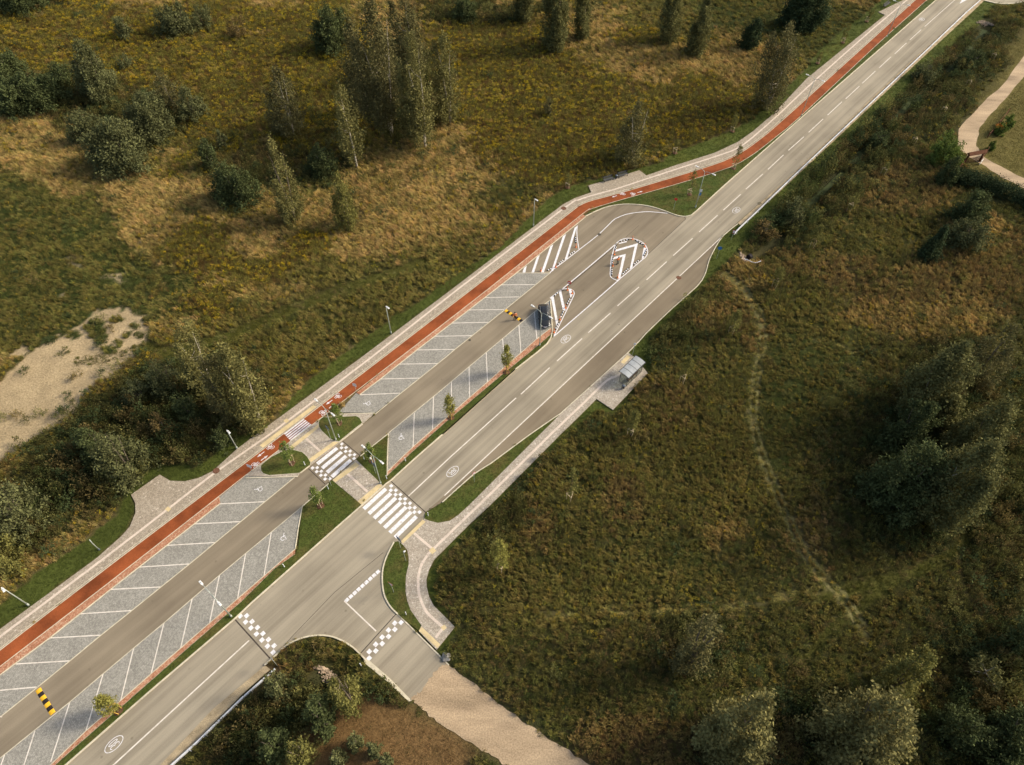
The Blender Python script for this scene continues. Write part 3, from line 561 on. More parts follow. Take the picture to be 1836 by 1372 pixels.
def wheelchair(c, up, par):
    right = Vector((up.y, -up.x, 0))
    strokes('wheelchair_symbol', [(arc(-0.05,-0.35,0.42,0.42,60,330,16),False),([(0.0,0.62),(-0.02,0.0),(0.42,-0.02),(0.62,-0.55),(0.82,-0.45)],False),([(0.0,0.3),(0.36,0.3)],False),(arc(0,0.82,0.06,0.06,0,330,8),True)], c, right, up, 0.085, par, 'white', 0.019, 0.62)
sa = (Vector(G(475.6,899.6))-Vector(G(393.5,903.6))).normalized(); sb = (Vector(G(486.5,954))-Vector(G(473.4,1032.6))).normalized()
sc3 = (Vector(G(717,705))-Vector(G(645,708))).normalized(); sd4 = (Vector(G(742.8,741))-Vector(G(740.6,801))).normalized()
wheelchair((463.8,877.3), -sa, b1); wheelchair((508,962.8), sb, b2); wheelchair((658,723.8), -sc3, b3); wheelchair((718.9,783.2), sd4, b4)
# covers
def cover(c, r, m, par, z, ring=None):
    x, y, _ = G(*c, z); mb = MB(); n = 20
    mb.add([(x+r*math.cos(2*math.pi*k/n), y+r*math.sin(2*math.pi*k/n), z) for k in range(n)], [tuple(range(n))])
    mb.build('manhole_cover', M[m], par)
cover((387.7,844.2), 0.48, 'rust', footpath, Z_PATH+0.008); cover((1010.5,373.6), 0.52, 'rust', footpath, Z_PATH+0.008); cover((1217,498), 0.46, 'rust', road, 0.008); cover((1074.5,420.5), 0.34, 'iron', lane, 0.006); cover((842,610), 0.22, 'iron', lane, 0.006); cover((1084,351), 0.3, 'iron', footpath, -0.2)

# ------------------------------------------------------------------ ground: one sheet to the horizon, ditch pressed into it, cover colour by place
def wline(px): return [G(u, v)[:2] for u, v in px]
ditch = wline([(1772,48),(1748,78),(1725,102),(1700,127),(1665,152),(1630,185),(1608,207),(1560,257),(1511,307),(1464,351),(1420,400),(1385,436),(1352,456)])
ditch2 = wline([(603,1212),(578,1235),(530,1275),(480,1315),(430,1360),(380,1410)])
def ground_h(x, y):
    x = np.asarray(x, float); y = np.asarray(y, float)
    d = dseg(x, y, ditch); e = dseg(x, y, ditch2)
    return -0.05-1.25*np.exp(-(d/2.3)**2)-1.1*np.exp(-(e/2.0)**2)
# kinds of cover: ground colour, then plant mix used further down
KINDS = ['gold','tan','green','scrub','rust','olive','mown','short','sand','garden','mix','track']
GC = {'gold':(0.085,0.062,0.02),'tan':(0.16,0.12,0.055),'green':(0.05,0.062,0.02),'scrub':(0.035,0.036,0.015),'rust':(0.08,0.053,0.024),'olive':(0.075,0.067,0.022),
      'mown':(0.175,0.105,0.042),'short':(0.09,0.088,0.02),'sand':(0.355,0.27,0.15),'garden':(0.12,0.10,0.028),'mix':(0.058,0.053,0.02),'track':(0.14,0.12,0.048)}
BL = [  # kind, centre u, v, half sizes, strength
 ('gold',90,85,170,60,1),('gold',260,95,150,60,1),('gold',400,150,120,70,.9),('gold',560,120,90,80,.8),('gold',450,60,90,50,.8),('gold',880,100,110,60,.9),('gold',960,200,140,70,1),('gold',860,215,60,50,1),('gold',1040,170,90,60,1),('gold',1135,70,50,25,1),('gold',1240,190,90,40,.7),
 ('gold',370,445,60,30,1.1),('gold',330,525,70,20,.9),('gold',470,480,60,20,.7),('gold',560,440,70,25,.9),('gold',620,210,60,70,.8),('gold',300,690,30,20,.8),('gold',590,690,60,14,.7),('gold',1000,285,90,30,.9),('gold',545,250,30,30,.9),
 ('tan',60,260,60,40,0.88),('tan',105,320,70,45,0.96),('tan',30,300,40,40,0.64),('tan',255,425,50,30,1.12),('tan',210,400,40,30,0.88),('tan',330,350,80,28,0.88),('tan',290,380,60,30,0.64),('tan',450,425,60,25,0.96),('tan',500,390,50,25,0.8),('tan',560,520,70,20,0.48),('tan',690,370,110,30,0.96),('tan',760,310,70,25,0.88),('tan',850,320,60,30,0.72),('tan',760,430,120,40,0.64),('tan',760,275,50,20,0.8),('tan',1075,100,60,35,0.8),('tan',1170,120,60,30,0.72),('tan',470,60,40,20,0.8),('tan',820,260,60,30,0.56),('tan',640,440,90,30,0.64),
 ('tan',1340,120,60,30,0.48),('tan',1700,560,110,45,0.6),('tan',1560,560,90,30,0.48),('tan',1440,950,50,50,0.48),('tan',1290,950,40,40,0.64),('tan',1330,500,30,40,0.56),('tan',1760,420,60,40,0.64),('tan',1300,450,10,10,0.8),
 ('green',110,430,100,65,1.7),('green',60,520,95,75,1.8),('green',180,500,70,65,1.7),('green',20,420,60,90,1.5),('green',320,515,60,35,1.3),('green',30,350,40,60,1.0),('green',90,380,60,30,1.0),('green',210,575,50,30,1),('green',1430,660,70,70,1.1),('green',1380,800,50,50,.5),('green',1480,450,60,40,.6),('green',1200,1010,80,40,.6),('green',1340,20,90,40,.8),('green',1480,60,60,50,.8),('green',1010,1020,60,30,.5),('green',560,340,40,30,.5),('green',900,330,90,25,.7),('green',1080,270,90,20,.9),
 ('scrub',240,790,130,75,1.4),('scrub',1760,70,60,45,1),('scrub',1650,160,70,50,1),('scrub',1560,250,70,55,1),('scrub',1470,330,70,50,1.1),('scrub',1400,400,60,45,1.1),('scrub',880,930,70,45,.6),('scrub',960,850,60,50,.5),('scrub',1190,620,60,60,.7),('scrub',1230,540,50,50,.6),('scrub',420,700,60,50,1),('scrub',60,930,80,60,1),('scrub',150,860,110,60,.9),('scrub',330,690,80,50,.9),('scrub',400,740,60,40,.8),('scrub',1600,200,120,60,.5),('scrub',1480,290,70,50,.8),('scrub',1400,370,60,50,.9),('scrub',1700,110,70,60,.8),('scrub',1560,230,60,50,.7),('scrub',500,1280,90,50,1.0),('scrub',430,1340,70,40,1),('scrub',590,1240,60,50,.8),('scrub',700,1250,50,30,.8),('scrub',1640,850,120,130,1.2),('scrub',1700,700,100,100,.9),('scrub',1790,1250,120,160,1.6),('scrub',1240,1150,90,60,.9),('scrub',1450,1290,80,70,1.0),('scrub',60,160,100,60,.8),('scrub',230,200,130,70,.8),('scrub',60,10,80,25,1),('scrub',900,20,150,25,.8),('scrub',720,170,110,90,1.1),('scrub',560,300,90,60,.6),('scrub',430,320,60,50,.6),('scrub',1780,880,80,120,1.2),
 ('rust',1480,470,90,40,.8),('rust',1620,500,90,40,.7),('rust',1560,330,60,40,.8),('rust',1150,590,60,60,.0),('rust',1260,560,50,30,.5),('rust',1200,740,60,60,.8),('rust',1130,880,60,50,.7),('rust',960,950,40,50,.6),('rust',520,1200,50,30,1.0),('rust',1660,330,60,50,.8),('rust',1730,500,80,50,.7),('rust',1380,1340,160,40,.9),('rust',1150,1330,130,50,.8),('rust',1800,500,60,60,.7),('rust',1370,610,30,60,.5),('rust',1700,80,60,30,.6),
 ('olive',650,520,110,60,1),('olive',500,620,100,60,1.1),('olive',760,470,90,50,.9),('olive',1010,860,60,50,.5),('olive',1250,800,120,110,.7),('olive',1080,1040,160,70,.7),('olive',1330,900,90,70,.6),('olive',1180,30,60,40,.5),('olive',1460,580,80,40,.6),('olive',1600,420,80,40,.5),
 ('mown',650,1325,80,60,3.6),('mown',730,1350,80,36,3.2),('mown',600,1372,90,30,2),('mown',780,1395,60,20,2),
 ('garden',1815,255,50,90,3),('garden',1836,160,22,90,2.2),('garden',1790,300,30,20,2),('garden',1340,15,70,22,.6),
]
STRIPS = [('short',[(300,640),(420,600),(500,565),(600,525),(700,490),(760,470)],9,2.6),('short',[(140,650),(200,640),(260,620),(300,635)],9,1.5),('short',[(225,880),(250,868)],8,1),
 ('track',[(1295,490),(1330,520),(1360,570),(1362,620),(1350,680),(1345,740),(1352,790),(1372,845),(1400,915),(1440,1000),(1500,1068),(1530,1110),(1555,1145)],2.6,3.0),('track',[(1303,488),(1338,516),(1370,566),(1373,620),(1361,680),(1356,740),(1363,790),(1383,843),(1411,911),(1451,994),(1511,1062),(1541,1104),(1566,1140)],2.6,2.8),
 ('track',[(960,1108),(1080,1100),(1200,1092),(1320,1092),(1420,1070),(1490,1060)],3.0,.95),('track',[(960,1098),(1080,1090),(1200,1083),(1320,1083),(1420,1061),(1490,1052)],2.8,.85),('short',[(1480,1068),(1560,1050),(1640,1028),(1700,1000),(1730,965)],12,1.5),('short',[(1440,1190),(1490,1130),(1550,1085),(1600,1045)],10,1.0),
 ('track',[(1722,960),(1718,1020),(1730,1070),(1760,1110),(1790,1150),(1830,1190)],4,1.0),('track',[(1620,1200),(1630,1290),(1650,1380)],4,1.0),('track',[(1430,600),(1510,620),(1560,650),(1640,700)],3,.8),
 ('short',[(1705,120),(1670,190),(1640,240)],3,0)]
SAND = [(-40,715),(0,690),(33,655),(66,622),(108,606),(141,580),(160,568),(184,553),(215,556),(249,560),(272,590),(262,612),(243,639),(210,668),(175,685),(151,698),(148,720),(138,737),(110,758),(82,776),(43,800),(0,826),(-40,850)]
SAND_G = [(173,600,20,22),(190,625,16,10),(165,585,22,16),(225,600,10,8),(210,615,9,7),(238,585,14,8),(130,600,16,10),(205,575,22,7),(250,600,9,7),(246,622,8,6)]
def kind_weights(u, v, x, y):
    W = {k: np.zeros(u.shape) for k in KINDS}
    W['olive'] += 0.27; W['mix'] += np.where(v > 1.02*(1900-u)-300, 0.34, 0.1)
    left = (u*0.72+v < 1180)
    W['gold'] += np.where(left, 0.22, 0.0)*fbm(x, y, 0.05, 3, 5)*2
    W['tan'] += np.where(left, 0.30, 0.16)*fbm(x, y, 0.06, 3, 9)*2
    W['rust'] += np.where(left, 0.12, 0.17)*fbm(x, y, 0.07, 3, 12)*2
    W['green'] += np.where(left, 0.15, 0.26)*fbm(x, y, 0.05, 3, 19)*2
    du = (fbm(x, y, 0.09, 3, 40)-0.5)*70; dv = (fbm(x, y, 0.09, 3, 50)-0.5)*50
    for k, cu, cv, ru, rv, st in BL:
        d = ((u+du-cu)/ru)**2+((v+dv-cv)/rv)**2; W[k] += st*np.exp(-d*1.1)
    for k, ln, wd, st in STRIPS:
        d = dseg(u+(du*0.1 if k != 'track' else 0), v+(dv*0.1 if k != 'track' else 0), ln); W[k] += st*np.exp(-(d/wd)**2)*(1.0 if k == 'track' else 1)
    hf = (fbm(x, y, 0.55, 4, 140)-0.5)*34
    s = inpoly(u+du*0.25+hf, v+dv*0.25-hf*.7, SAND); g = np.zeros(u.shape)
    for a, b, c, d in SAND_G: g = np.maximum(g, np.exp(-(((u+du*0.35-a)/c)**2+((v+dv*0.35-b)/d)**2)*1.2))
    W['sand'] += np.where(s, 4.0, 0)*(g < 0.55); W['green'] += np.where(s & (g >= 0.55), 3, 0)
    # bare sandy spots in the green left field
    W['sand'] += np.where((fbm(x, y, 0.22, 3, 60) > 0.70) & (u < 260) & (v > 430) & (v < 640), 2.6, 0)
    return W
def lawn_mask(u, v):
    r = np.zeros(u.shape, bool)
    for p in LAWN: r |= inpoly(u, v, p)
    return r
def hard_mask(u, v):
    r = np.zeros(u.shape, bool)
    q1, q2 = np.sin(u*.9+v*.4)*2.5+np.sin(u*.37-v*.8)*3, np.cos(u*.5-v*.7)*3; r |= inpoly(u+q1*1.4, v-q2*1.4, dr1) | inpoly(u+q1*.5, v-q2*.5, dr2)
    for p in HARD: r |= inpoly(u, v, p)
    return r
gx = np.concatenate([[-3000,-1500,-800,-450,-300,-240,-210,-190], np.arange(-178, 178.1, 0.7), [190,210,240,300,450,800,1500,3000]])
gy = np.concatenate([[-3000,-1200,-500,-200,-80,-30,-8,0,5], np.arange(8, 226, 0.7), [232,245,270,320,420,700,1300,3000]])
X, Y = np.meshgrid(gx, gy); Zg = ground_h(X, Y)
me = bpy.data.meshes.new('ground'); nx, ny = len(gx), len(gy)
co = np.stack([X.ravel(), Y.ravel(), Zg.ravel()], 1); idx = np.arange(nx*ny).reshape(ny, nx)
q = np.stack([idx[:-1,:-1], idx[:-1,1:], idx[1:,1:], idx[1:,:-1]], -1).reshape(-1, 4)
me.vertices.add(len(co)); me.vertices.foreach_set('co', co.ravel()); me.loops.add(q.size); me.loops.foreach_set('vertex_index', q.ravel())
me.polygons.add(len(q)); me.polygons.foreach_set('loop_start', np.arange(0, q.size, 4)); me.polygons.foreach_set('loop_total', np.full(len(q), 4)); me.update(calc_edges=True)
U, V = W2P(X, Y); U = np.clip(U, -400, 2300); V = np.clip(V, -400, 1800); V[Y < 2] = 1500
W = kind_weights(U, V, X, Y); tot = 0; col = np.zeros(X.shape+(3,))
for k in KINDS:
    ww = np.clip(W[k], 0, None)**3; tot = tot+ww; col += ww[..., None]*np.array(GC[k])
col /= tot[..., None]
lm_ = lawn_mask(U, V); nz = fbm(X, Y, 0.25, 4, 33)[..., None]
col = np.where(lm_[..., None], np.array([0.065,0.080,0.016])*(0.7+0.6*nz)+np.array([0.03,0.012,0.0])*np.clip(nz-0.6,0,1)*2, col)
col *= (0.75+0.5*fbm(X, Y, 0.7, 3, 71)[..., None])
ca = me.color_attributes.new('cover', 'FLOAT_COLOR', 'POINT'); ca.data.foreach_set('color', np.concatenate([col, np.ones(X.shape+(1,))], -1).ravel())
gm = bpy.data.materials.new('meadow_ground'); gm.use_nodes = True; N = gm.node_tree.nodes; L = gm.node_tree.links; b = N['Principled BSDF']; b.inputs['Roughness'].default_value = 0.95; b.inputs['Specular IOR Level'].default_value = 0.1
at = N.new('ShaderNodeAttribute'); at.attribute_name = 'cover'; tc = N.new('ShaderNodeTexCoord')
n1 = N.new('ShaderNodeTexNoise'); n1.inputs['Scale'].default_value = 3.2; n1.inputs['Detail'].default_value = 6; n1.inputs['Roughness'].default_value = 0.7; L.new(tc.outputs['Object'], n1.inputs['Vector'])
mr = N.new('ShaderNodeMapRange'); mr.inputs[1].default_value = 0.3; mr.inputs[2].default_value = 0.7; mr.inputs[3].default_value = 0.68; mr.inputs[4].default_value = 1.32; L.new(n1.outputs['Fac'], mr.inputs[0])
vm = N.new('ShaderNodeVectorMath'); vm.operation = 'SCALE'; L.new(at.outputs['Color'], vm.inputs[0]); L.new(mr.outputs[0], vm.inputs['Scale']); L.new(vm.outputs[0], b.inputs['Base Color'])
bp = N.new('ShaderNodeBump'); bp.inputs['Strength'].default_value = 0.9; bp.inputs['Distance'].default_value = 0.15; L.new(n1.outputs['Fac'], bp.inputs['Height']); L.new(bp.outputs[0], b.inputs['Normal'])
struct('ground', me, gm)
# the ditch water under duckweed
mb = MB(); wpts = catmull([Vector((x, y, 0)) for x, y in ditch[:-2]], 4); n_ = len(wpts)
rr = random.Random(5); L_, R_ = [], []
for i, p in enumerate(wpts):
    t = (wpts[min(i+1,n_-1)]-wpts[max(i-1,0)]).normalized(); s = Vector((-t.y,t.x,0)); wd = (1.35 if i < 6 else 0.75+0.3*math.sin(i*0.7))*rr.uniform(0.8,1.25); L_.append(p+s*wd); R_.append(p-s*wd)
mb.add([(p.x,p.y,-0.92) for p in L_+R_], [(n_+i, n_+i+1, i+1, i) for i in range(n_-1)]); struct('water', mb.mesh('water'), M['water'])

# wheel ruts of flattened straw across the right field
M['rut'] = mat('flattened_straw', (0.22,0.19,0.075), scale=1.3, fine=0.25, fscale=6, bump=0.8, bscale=10, cols=[(0.075,0.075,0.024),(0.15,0.135,0.048),(0.25,0.21,0.085)])
for k_, ln_, wd_, st_ in STRIPS:
    if k_ == 'track' and st_ > 1.2:
        wp = catmull([Vector(G(u, v)) for u, v in ln_], 8); rr = random.Random(len(ln_)); wp = [p+Vector((rr.gauss(0,.06), rr.gauss(0,.06), 0)) for p in wp]; n_ = len(wp); L_, R_ = [], []
        for i, p in enumerate(wp):
            t = (wp[min(i+1,n_-1)]-wp[max(i-1,0)]).normalized(); s_ = Vector((-t.y,t.x,0))*rr.uniform(.17,.33)*min(1, (i+1)/4, (n_-i)/4); L_.append(p+s_); R_.append(p-s_)
        mb = MB(); mb.add([(p.x,p.y,float(ground_h(p.x,p.y))+.03) for p in L_+R_], [(n_+i, n_+i+1, i+1, i) for i in range(n_-1)]); struct('wheel_rut', mb.mesh('wheel_rut'), M['rut'])
# ------------------------------------------------------------------ meadow plants: a few modelled clumps spread by geometry nodes, uncountable
def tone_attr(me, tones):
    a = me.color_attributes.new('tone', 'FLOAT_COLOR', 'CORNER'); arr = np.ones((len(me.loops), 4), np.float32)
    fl = np.zeros(len(me.loops), int)
    for p in me.polygons: fl[p.loop_start:p.loop_start+p.loop_total] = p.index
    arr[:, :3] = np.asarray(tones, np.float32)[fl]; a.data.foreach_set('color', arr.ravel())
def leafquad(c, d, n, l, w): # leaf as a folded kite
    s = d.cross(n).normalized()*w; return [c-d*l*0.5, c+s*0.5, c+d*l*0.5, c-s*0.5]
def rv(r): 
    v = Vector((r.gauss(0,1), r.gauss(0,1), r.gauss(0,1))); return v.normalized()
def clump(name, kind, seed):
    r = random.Random(seed); vs, fs, tn = [], [], []
    def put(q, t):
        n = len(vs); vs.extend(q); fs.append(tuple(range(n, n+len(q)))); tn.append(t)
    if kind == 'grass':
        for i in range(46):
            a = r.uniform(0, 6.28); d = r.uniform(0, .38); p = Vector((math.cos(a)*d, math.sin(a)*d, 0)); h = r.uniform(.5, 1.0)
            lean = Vector((-0.35+r.gauss(0,.18), 0.1+r.gauss(0,.2), 1)).normalized(); s = Vector((r.gauss(0,1), r.gauss(0,1), 0)).normalized()*0.028
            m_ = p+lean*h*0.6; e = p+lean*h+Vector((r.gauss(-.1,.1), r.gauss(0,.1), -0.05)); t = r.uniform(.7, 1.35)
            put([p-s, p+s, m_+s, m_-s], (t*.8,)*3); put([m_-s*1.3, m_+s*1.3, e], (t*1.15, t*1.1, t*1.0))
    if kind == 'weed':
        for i in range(13):
            a = r.uniform(0, 6.28); d = abs(r.gauss(0, .26)); p = Vector((math.cos(a)*d, math.sin(a)*d, 0)); h = r.uniform(.65, 1.05)
            lean = Vector((-0.12+r.gauss(0,.12), r.gauss(0,.12), 1)).normalized()
            for k in range(6):
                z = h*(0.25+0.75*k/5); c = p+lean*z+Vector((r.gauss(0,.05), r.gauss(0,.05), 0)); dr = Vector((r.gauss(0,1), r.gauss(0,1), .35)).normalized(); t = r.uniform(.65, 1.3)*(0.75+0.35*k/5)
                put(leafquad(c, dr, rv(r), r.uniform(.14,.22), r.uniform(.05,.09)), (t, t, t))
    if kind == 'gold':
        for i in range(14):
            a = r.uniform(0, 6.28); d = abs(r.gauss(0, .27)); p = Vector((math.cos(a)*d, math.sin(a)*d, 0)); h = r.uniform(.75, 1.05); lean = Vector((-0.1+r.gauss(0,.1), r.gauss(0,.1), 1)).normalized()
            for k in range(3):
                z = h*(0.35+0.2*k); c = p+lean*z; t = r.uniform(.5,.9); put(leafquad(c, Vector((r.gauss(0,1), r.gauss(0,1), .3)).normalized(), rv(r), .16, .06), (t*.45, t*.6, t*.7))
            for k in range(4):
                c = p+lean*(h-0.03*k)+Vector((r.gauss(0,.05), r.gauss(0,.05), 0)); t = r.uniform(.75,1.3); put(leafquad(c, Vector((r.gauss(0,1), r.gauss(0,1), .4)).normalized(), Vector((r.gauss(0,.4), r.gauss(0,.4), 1)).normalized(), .13, .08), (t, t, t))
    if kind == 'herb':
        for i in range(60):
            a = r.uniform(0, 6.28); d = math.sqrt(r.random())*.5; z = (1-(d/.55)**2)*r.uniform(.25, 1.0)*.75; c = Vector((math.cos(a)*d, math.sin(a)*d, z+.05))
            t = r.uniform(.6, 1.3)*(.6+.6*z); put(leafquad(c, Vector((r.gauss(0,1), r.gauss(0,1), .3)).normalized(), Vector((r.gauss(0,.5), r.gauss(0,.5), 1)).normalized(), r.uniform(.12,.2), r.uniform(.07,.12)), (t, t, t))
    if kind == 'shrub':
        for k in range(20):
            a = r.uniform(0, 6.28); d = math.sqrt(r.random())*.42; c0 = Vector((math.cos(a)*d, math.sin(a)*d, r.uniform(.25, .95)*(1-(d/.6)**2))); dr0 = (c0-Vector((0,0,-.2))).normalized(); tk = r.uniform(.65, 1.3)
            for i in range(15):
                c = c0+dr0*r.uniform(-.16, .16)+Vector((r.gauss(0,.055), r.gauss(0,.055), r.gauss(0,.05))); put(leafquad(c, (dr0+rv(r)*.9).normalized(), rv(r), r.uniform(.07,.11), r.uniform(.04,.06)), (tk*r.uniform(.8,1.2),)*3)
    if kind == 'turf':
        for i in range(30):
            a = r.uniform(0, 6.28); d = math.sqrt(r.random())*.5; p = Vector((math.cos(a)*d, math.sin(a)*d, 0)); s = Vector((r.gauss(0,1), r.gauss(0,1), 0)).normalized()*.03; e = p+Vector((r.gauss(0,.06), r.gauss(0,.06), r.uniform(.6,1))); t = r.uniform(.7,1.3); put([p-s, p+s, e], (t,t,t))
    me = bpy.data.meshes.new(name); me.from_pydata([tuple(v) for v in vs], [], fs); me.update(); tone_attr(me, tn); return me
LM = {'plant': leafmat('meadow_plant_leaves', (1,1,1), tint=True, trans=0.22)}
def scatter(name, label, clumps, pts, tints, scl, rots, zs):
    """one object: points carry scale, turn and tint; geometry nodes puts a clump on each"""
    n = len(pts); me = bpy.data.meshes.new(name+'_points'); me.vertices.add(n)
    me.vertices.foreach_set('co', np.column_stack([pts, zs]).astype(np.float32).ravel())
    def att(nm, ty, arr, key):
        a = me.attributes.new(nm, ty, 'POINT'); a.data.foreach_set(key, np.asarray(arr, np.float32 if key != 'value' or ty == 'FLOAT' else np.int32).ravel())
    att('tint', 'FLOAT_COLOR', np.column_stack([tints, np.ones(n)]), 'color'); att('scl', 'FLOAT_VECTOR', scl, 'vector'); att('rot', 'FLOAT_VECTOR', np.column_stack([np.zeros(n), np.zeros(n), rots]), 'vector'); att('pick', 'INT', np.random.randint(0, len(clumps), n), 'value')
    o = bpy.data.objects.new(name, me); C.objects.link(o); tag(o, label, name.replace('_', ' '), kind='stuff')
    ng = bpy.data.node_groups.new(name, 'GeometryNodeTree'); ng.interface.new_socket('Geometry', in_out='INPUT', socket_type='NodeSocketGeometry'); ng.interface.new_socket('Geometry', in_out='OUTPUT', socket_type='NodeSocketGeometry')
    N = ng.nodes; L = ng.links; gi = N.new('NodeGroupInput'); go = N.new('NodeGroupOutput'); ip = N.new('GeometryNodeInstanceOnPoints'); jn = N.new('GeometryNodeJoinGeometry')
    mp = N.new('GeometryNodeMeshToPoints'); L.new(gi.outputs[0], mp.inputs['Mesh']); L.new(mp.outputs[0], ip.inputs['Points'])
    for c in clumps[::-1]:
        po = bpy.data.objects.new('source', c); oi = N.new('GeometryNodeObjectInfo'); oi.inputs['Object'].default_value = po; oi.inputs['As Instance'].default_value = True
        L.new(oi.outputs['Geometry'], jn.inputs[0])
    L.new(jn.outputs[0], ip.inputs['Instance']); ip.inputs['Pick Instance'].default_value = True
    def named(nm, ty):
        a = N.new('GeometryNodeInputNamedAttribute'); a.data_type = ty; a.inputs['Name'].default_value = nm; return a.outputs['Attribute']
    L.new(named('pick', 'INT'), ip.inputs['Instance Index']); L.new(named('scl', 'FLOAT_VECTOR'), ip.inputs['Scale']); L.new(named('rot', 'FLOAT_VECTOR'), ip.inputs['Rotation']); L.new(ip.outputs[0], go.inputs[0])
    md = o.modifiers.new('scatter', 'NODES'); md.node_group = ng
    return o
CL = {}
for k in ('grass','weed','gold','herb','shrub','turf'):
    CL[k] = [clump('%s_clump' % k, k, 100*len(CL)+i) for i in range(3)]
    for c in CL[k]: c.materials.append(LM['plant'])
# plant recipes per kind of cover: (clump, share, colour, height m, width m)
REC = {
 'gold': [('gold',.19,(0.37,0.26,0.02),1.0,.9),('weed',.37,(0.175,0.15,0.032),1.0,1.0),('weed',.14,(0.15,0.095,0.028),.9,.9),('gold',.16,(0.27,0.205,0.026),1.0,1.0),('grass',.14,(0.26,0.195,0.058),.9,1.0)],
 'tan': [('grass',.42,(0.38,0.28,0.105),.9,1.1),('grass',.34,(0.27,0.21,0.072),.8,1.0),('weed',.16,(0.19,0.155,0.045),.7,.8),('gold',.08,(0.34,0.235,0.03),.9,.8)],
 'green': [('herb',.36,(0.095,0.108,0.027),.6,1.0),('grass',.32,(0.155,0.142,0.042),.7,1.0),('weed',.27,(0.125,0.118,0.03),.8,.9),('gold',.05,(0.28,0.215,0.03),.8,.6)],
 'scrub': [('herb',.33,(0.06,0.07,0.023),1.0,1.2),('weed',.36,(0.10,0.096,0.028),1.3,1.1),('weed',.2,(0.12,0.09,0.032),1.2,1.0),('gold',.11,(0.24,0.18,0.03),1.0,.8)],
 'rust': [('weed',.32,(0.195,0.135,0.045),1.0,1.0),('grass',.3,(0.29,0.215,0.08),.9,1.0),('herb',.14,(0.11,0.10,0.03),.7,.9),('weed',.24,(0.165,0.145,0.038),1.0,1.0)],
 'olive': [('weed',.36,(0.155,0.14,0.035),1.0,1.0),('grass',.36,(0.215,0.185,0.058),.9,1.0),('herb',.18,(0.1,0.105,0.027),.6,.9),('gold',.10,(0.27,0.21,0.03),.9,.8)],
 'mix': [('weed',.38,(0.125,0.118,0.031),1.0,1.0),('herb',.2,(0.088,0.096,0.026),.7,1.0),('weed',.14,(0.145,0.105,0.036),.9,.9),('grass',.28,(0.18,0.158,0.05),.9,1.0)],
 'track': [('grass',.8,(0.26,0.225,0.075),.22,1.0),('herb',.2,(0.12,0.12,0.04),.18,.9)],
 'short': [('turf',.6,(0.112,0.112,0.022),.25,1.2),('herb',.2,(0.10,0.105,0.024),.3,.9),('grass',.2,(0.14,0.13,0.045),.35,.9)],
 'garden': [('turf',1,(0.135,0.115,0.032),.12,1.1)], 'mown': [('turf',.8,(0.21,0.135,0.055),.15,1.1),('turf',.2,(0.14,0.125,0.045),.18,1.1)], 'sand': [('herb',.03,(0.09,0.09,0.035),.2,.7)]}
rng = np.random.RandomState(11)
def candidates(step0):
    """jittered points over the part of the land the photo could see; coarser with distance"""
    P = []
    y = 4.0
    while y < 222:
        st = step0*(1+max(0, y-60)/150); hw = 64+y*0.62+14; n = int(2*hw/st)
        xs = -hw+st*np.arange(n)+rng.uniform(-.5, .5, n)*st; ys = y+rng.uniform(-.5, .5, n)*st
        P.append(np.column_stack([xs, ys, np.full(n, st/step0)])); y += st
    return np.concatenate(P)
P = candidates(0.43); U, V = W2P(P[:,0], P[:,1]); ok = (U > -70) & (U < 1906) & (V > -60) & (V < 1440)
P, U, V = P[ok], U[ok], V[ok]
hm = hard_mask(U, V); rm = lawn_mask(U, V)
dw = dseg(P[:,0], P[:,1], ditch)
# keep plants a step back from the paving so that they do not stand in it
near = np.zeros(len(P), bool)
for du_, dv_ in ((5,0),(-5,0),(0,5),(0,-5)): near |= hard_mask(U+du_, V+dv_)
W = kind_weights(U, V, P[:,0], P[:,1]); KN = list(REC); Wm = np.stack([np.clip(W[k], 0, None) for k in KN], 1)**2.2
Wm *= rng.uniform(0.25, 1.0, Wm.shape)*np.stack([0.12+1.75*fbm(P[:,0], P[:,1], 0.33, 3, 200+7*j) for j in range(len(KN))], 1); ki = Wm.argmax(1)
hz = 0.75+0.55*fbm(P[:,0], P[:,1], 0.16, 3, 80); br = 0.68+0.64*fbm(P[:,0], P[:,1], 0.13, 4, 90)
pond = (dw < 0.95) & (fbm(P[:,0], P[:,1], 0.3, 2, 66) > 0.44)
culv = (dseg(U, V, [(262,1412),(308,1375),(352,1335),(433,1256),(493,1202)]) < 8) & (rng.rand(len(P)) < .9)
for cu_, cv_, cr_ in ((1339,457,14),(583,1212,26),(1766,46,16)): culv |= np.hypot((U-cu_), (V-cv_)*1.25) < cr_
for k_, ln_, wd_, st_ in STRIPS:
    dt_ = dseg(U, V, ln_)
    if k_ == 'track': ki[(dt_ < 3.4) & (st_ > 1.2)] = KN.index('track'); bare_ = (dt_ < 2.0) & (st_ > 1.2); culv_t = bare_ if k_ == 'track' and 'culv_t' not in globals() else (culv_t | bare_)
    elif st_ > .9: ki[(dt_ < wd_*.95) & (rng.rand(len(P)) < .75) & (ki != KN.index('track'))] = KN.index('short')
keep = ~hm & ~rm & ~pond & ~culv & ~(culv_t & (rng.rand(len(P)) < .85)) & ~(near & (rng.rand(len(P)) < .75))
edge = near & keep
out = {k: [] for k in CL}
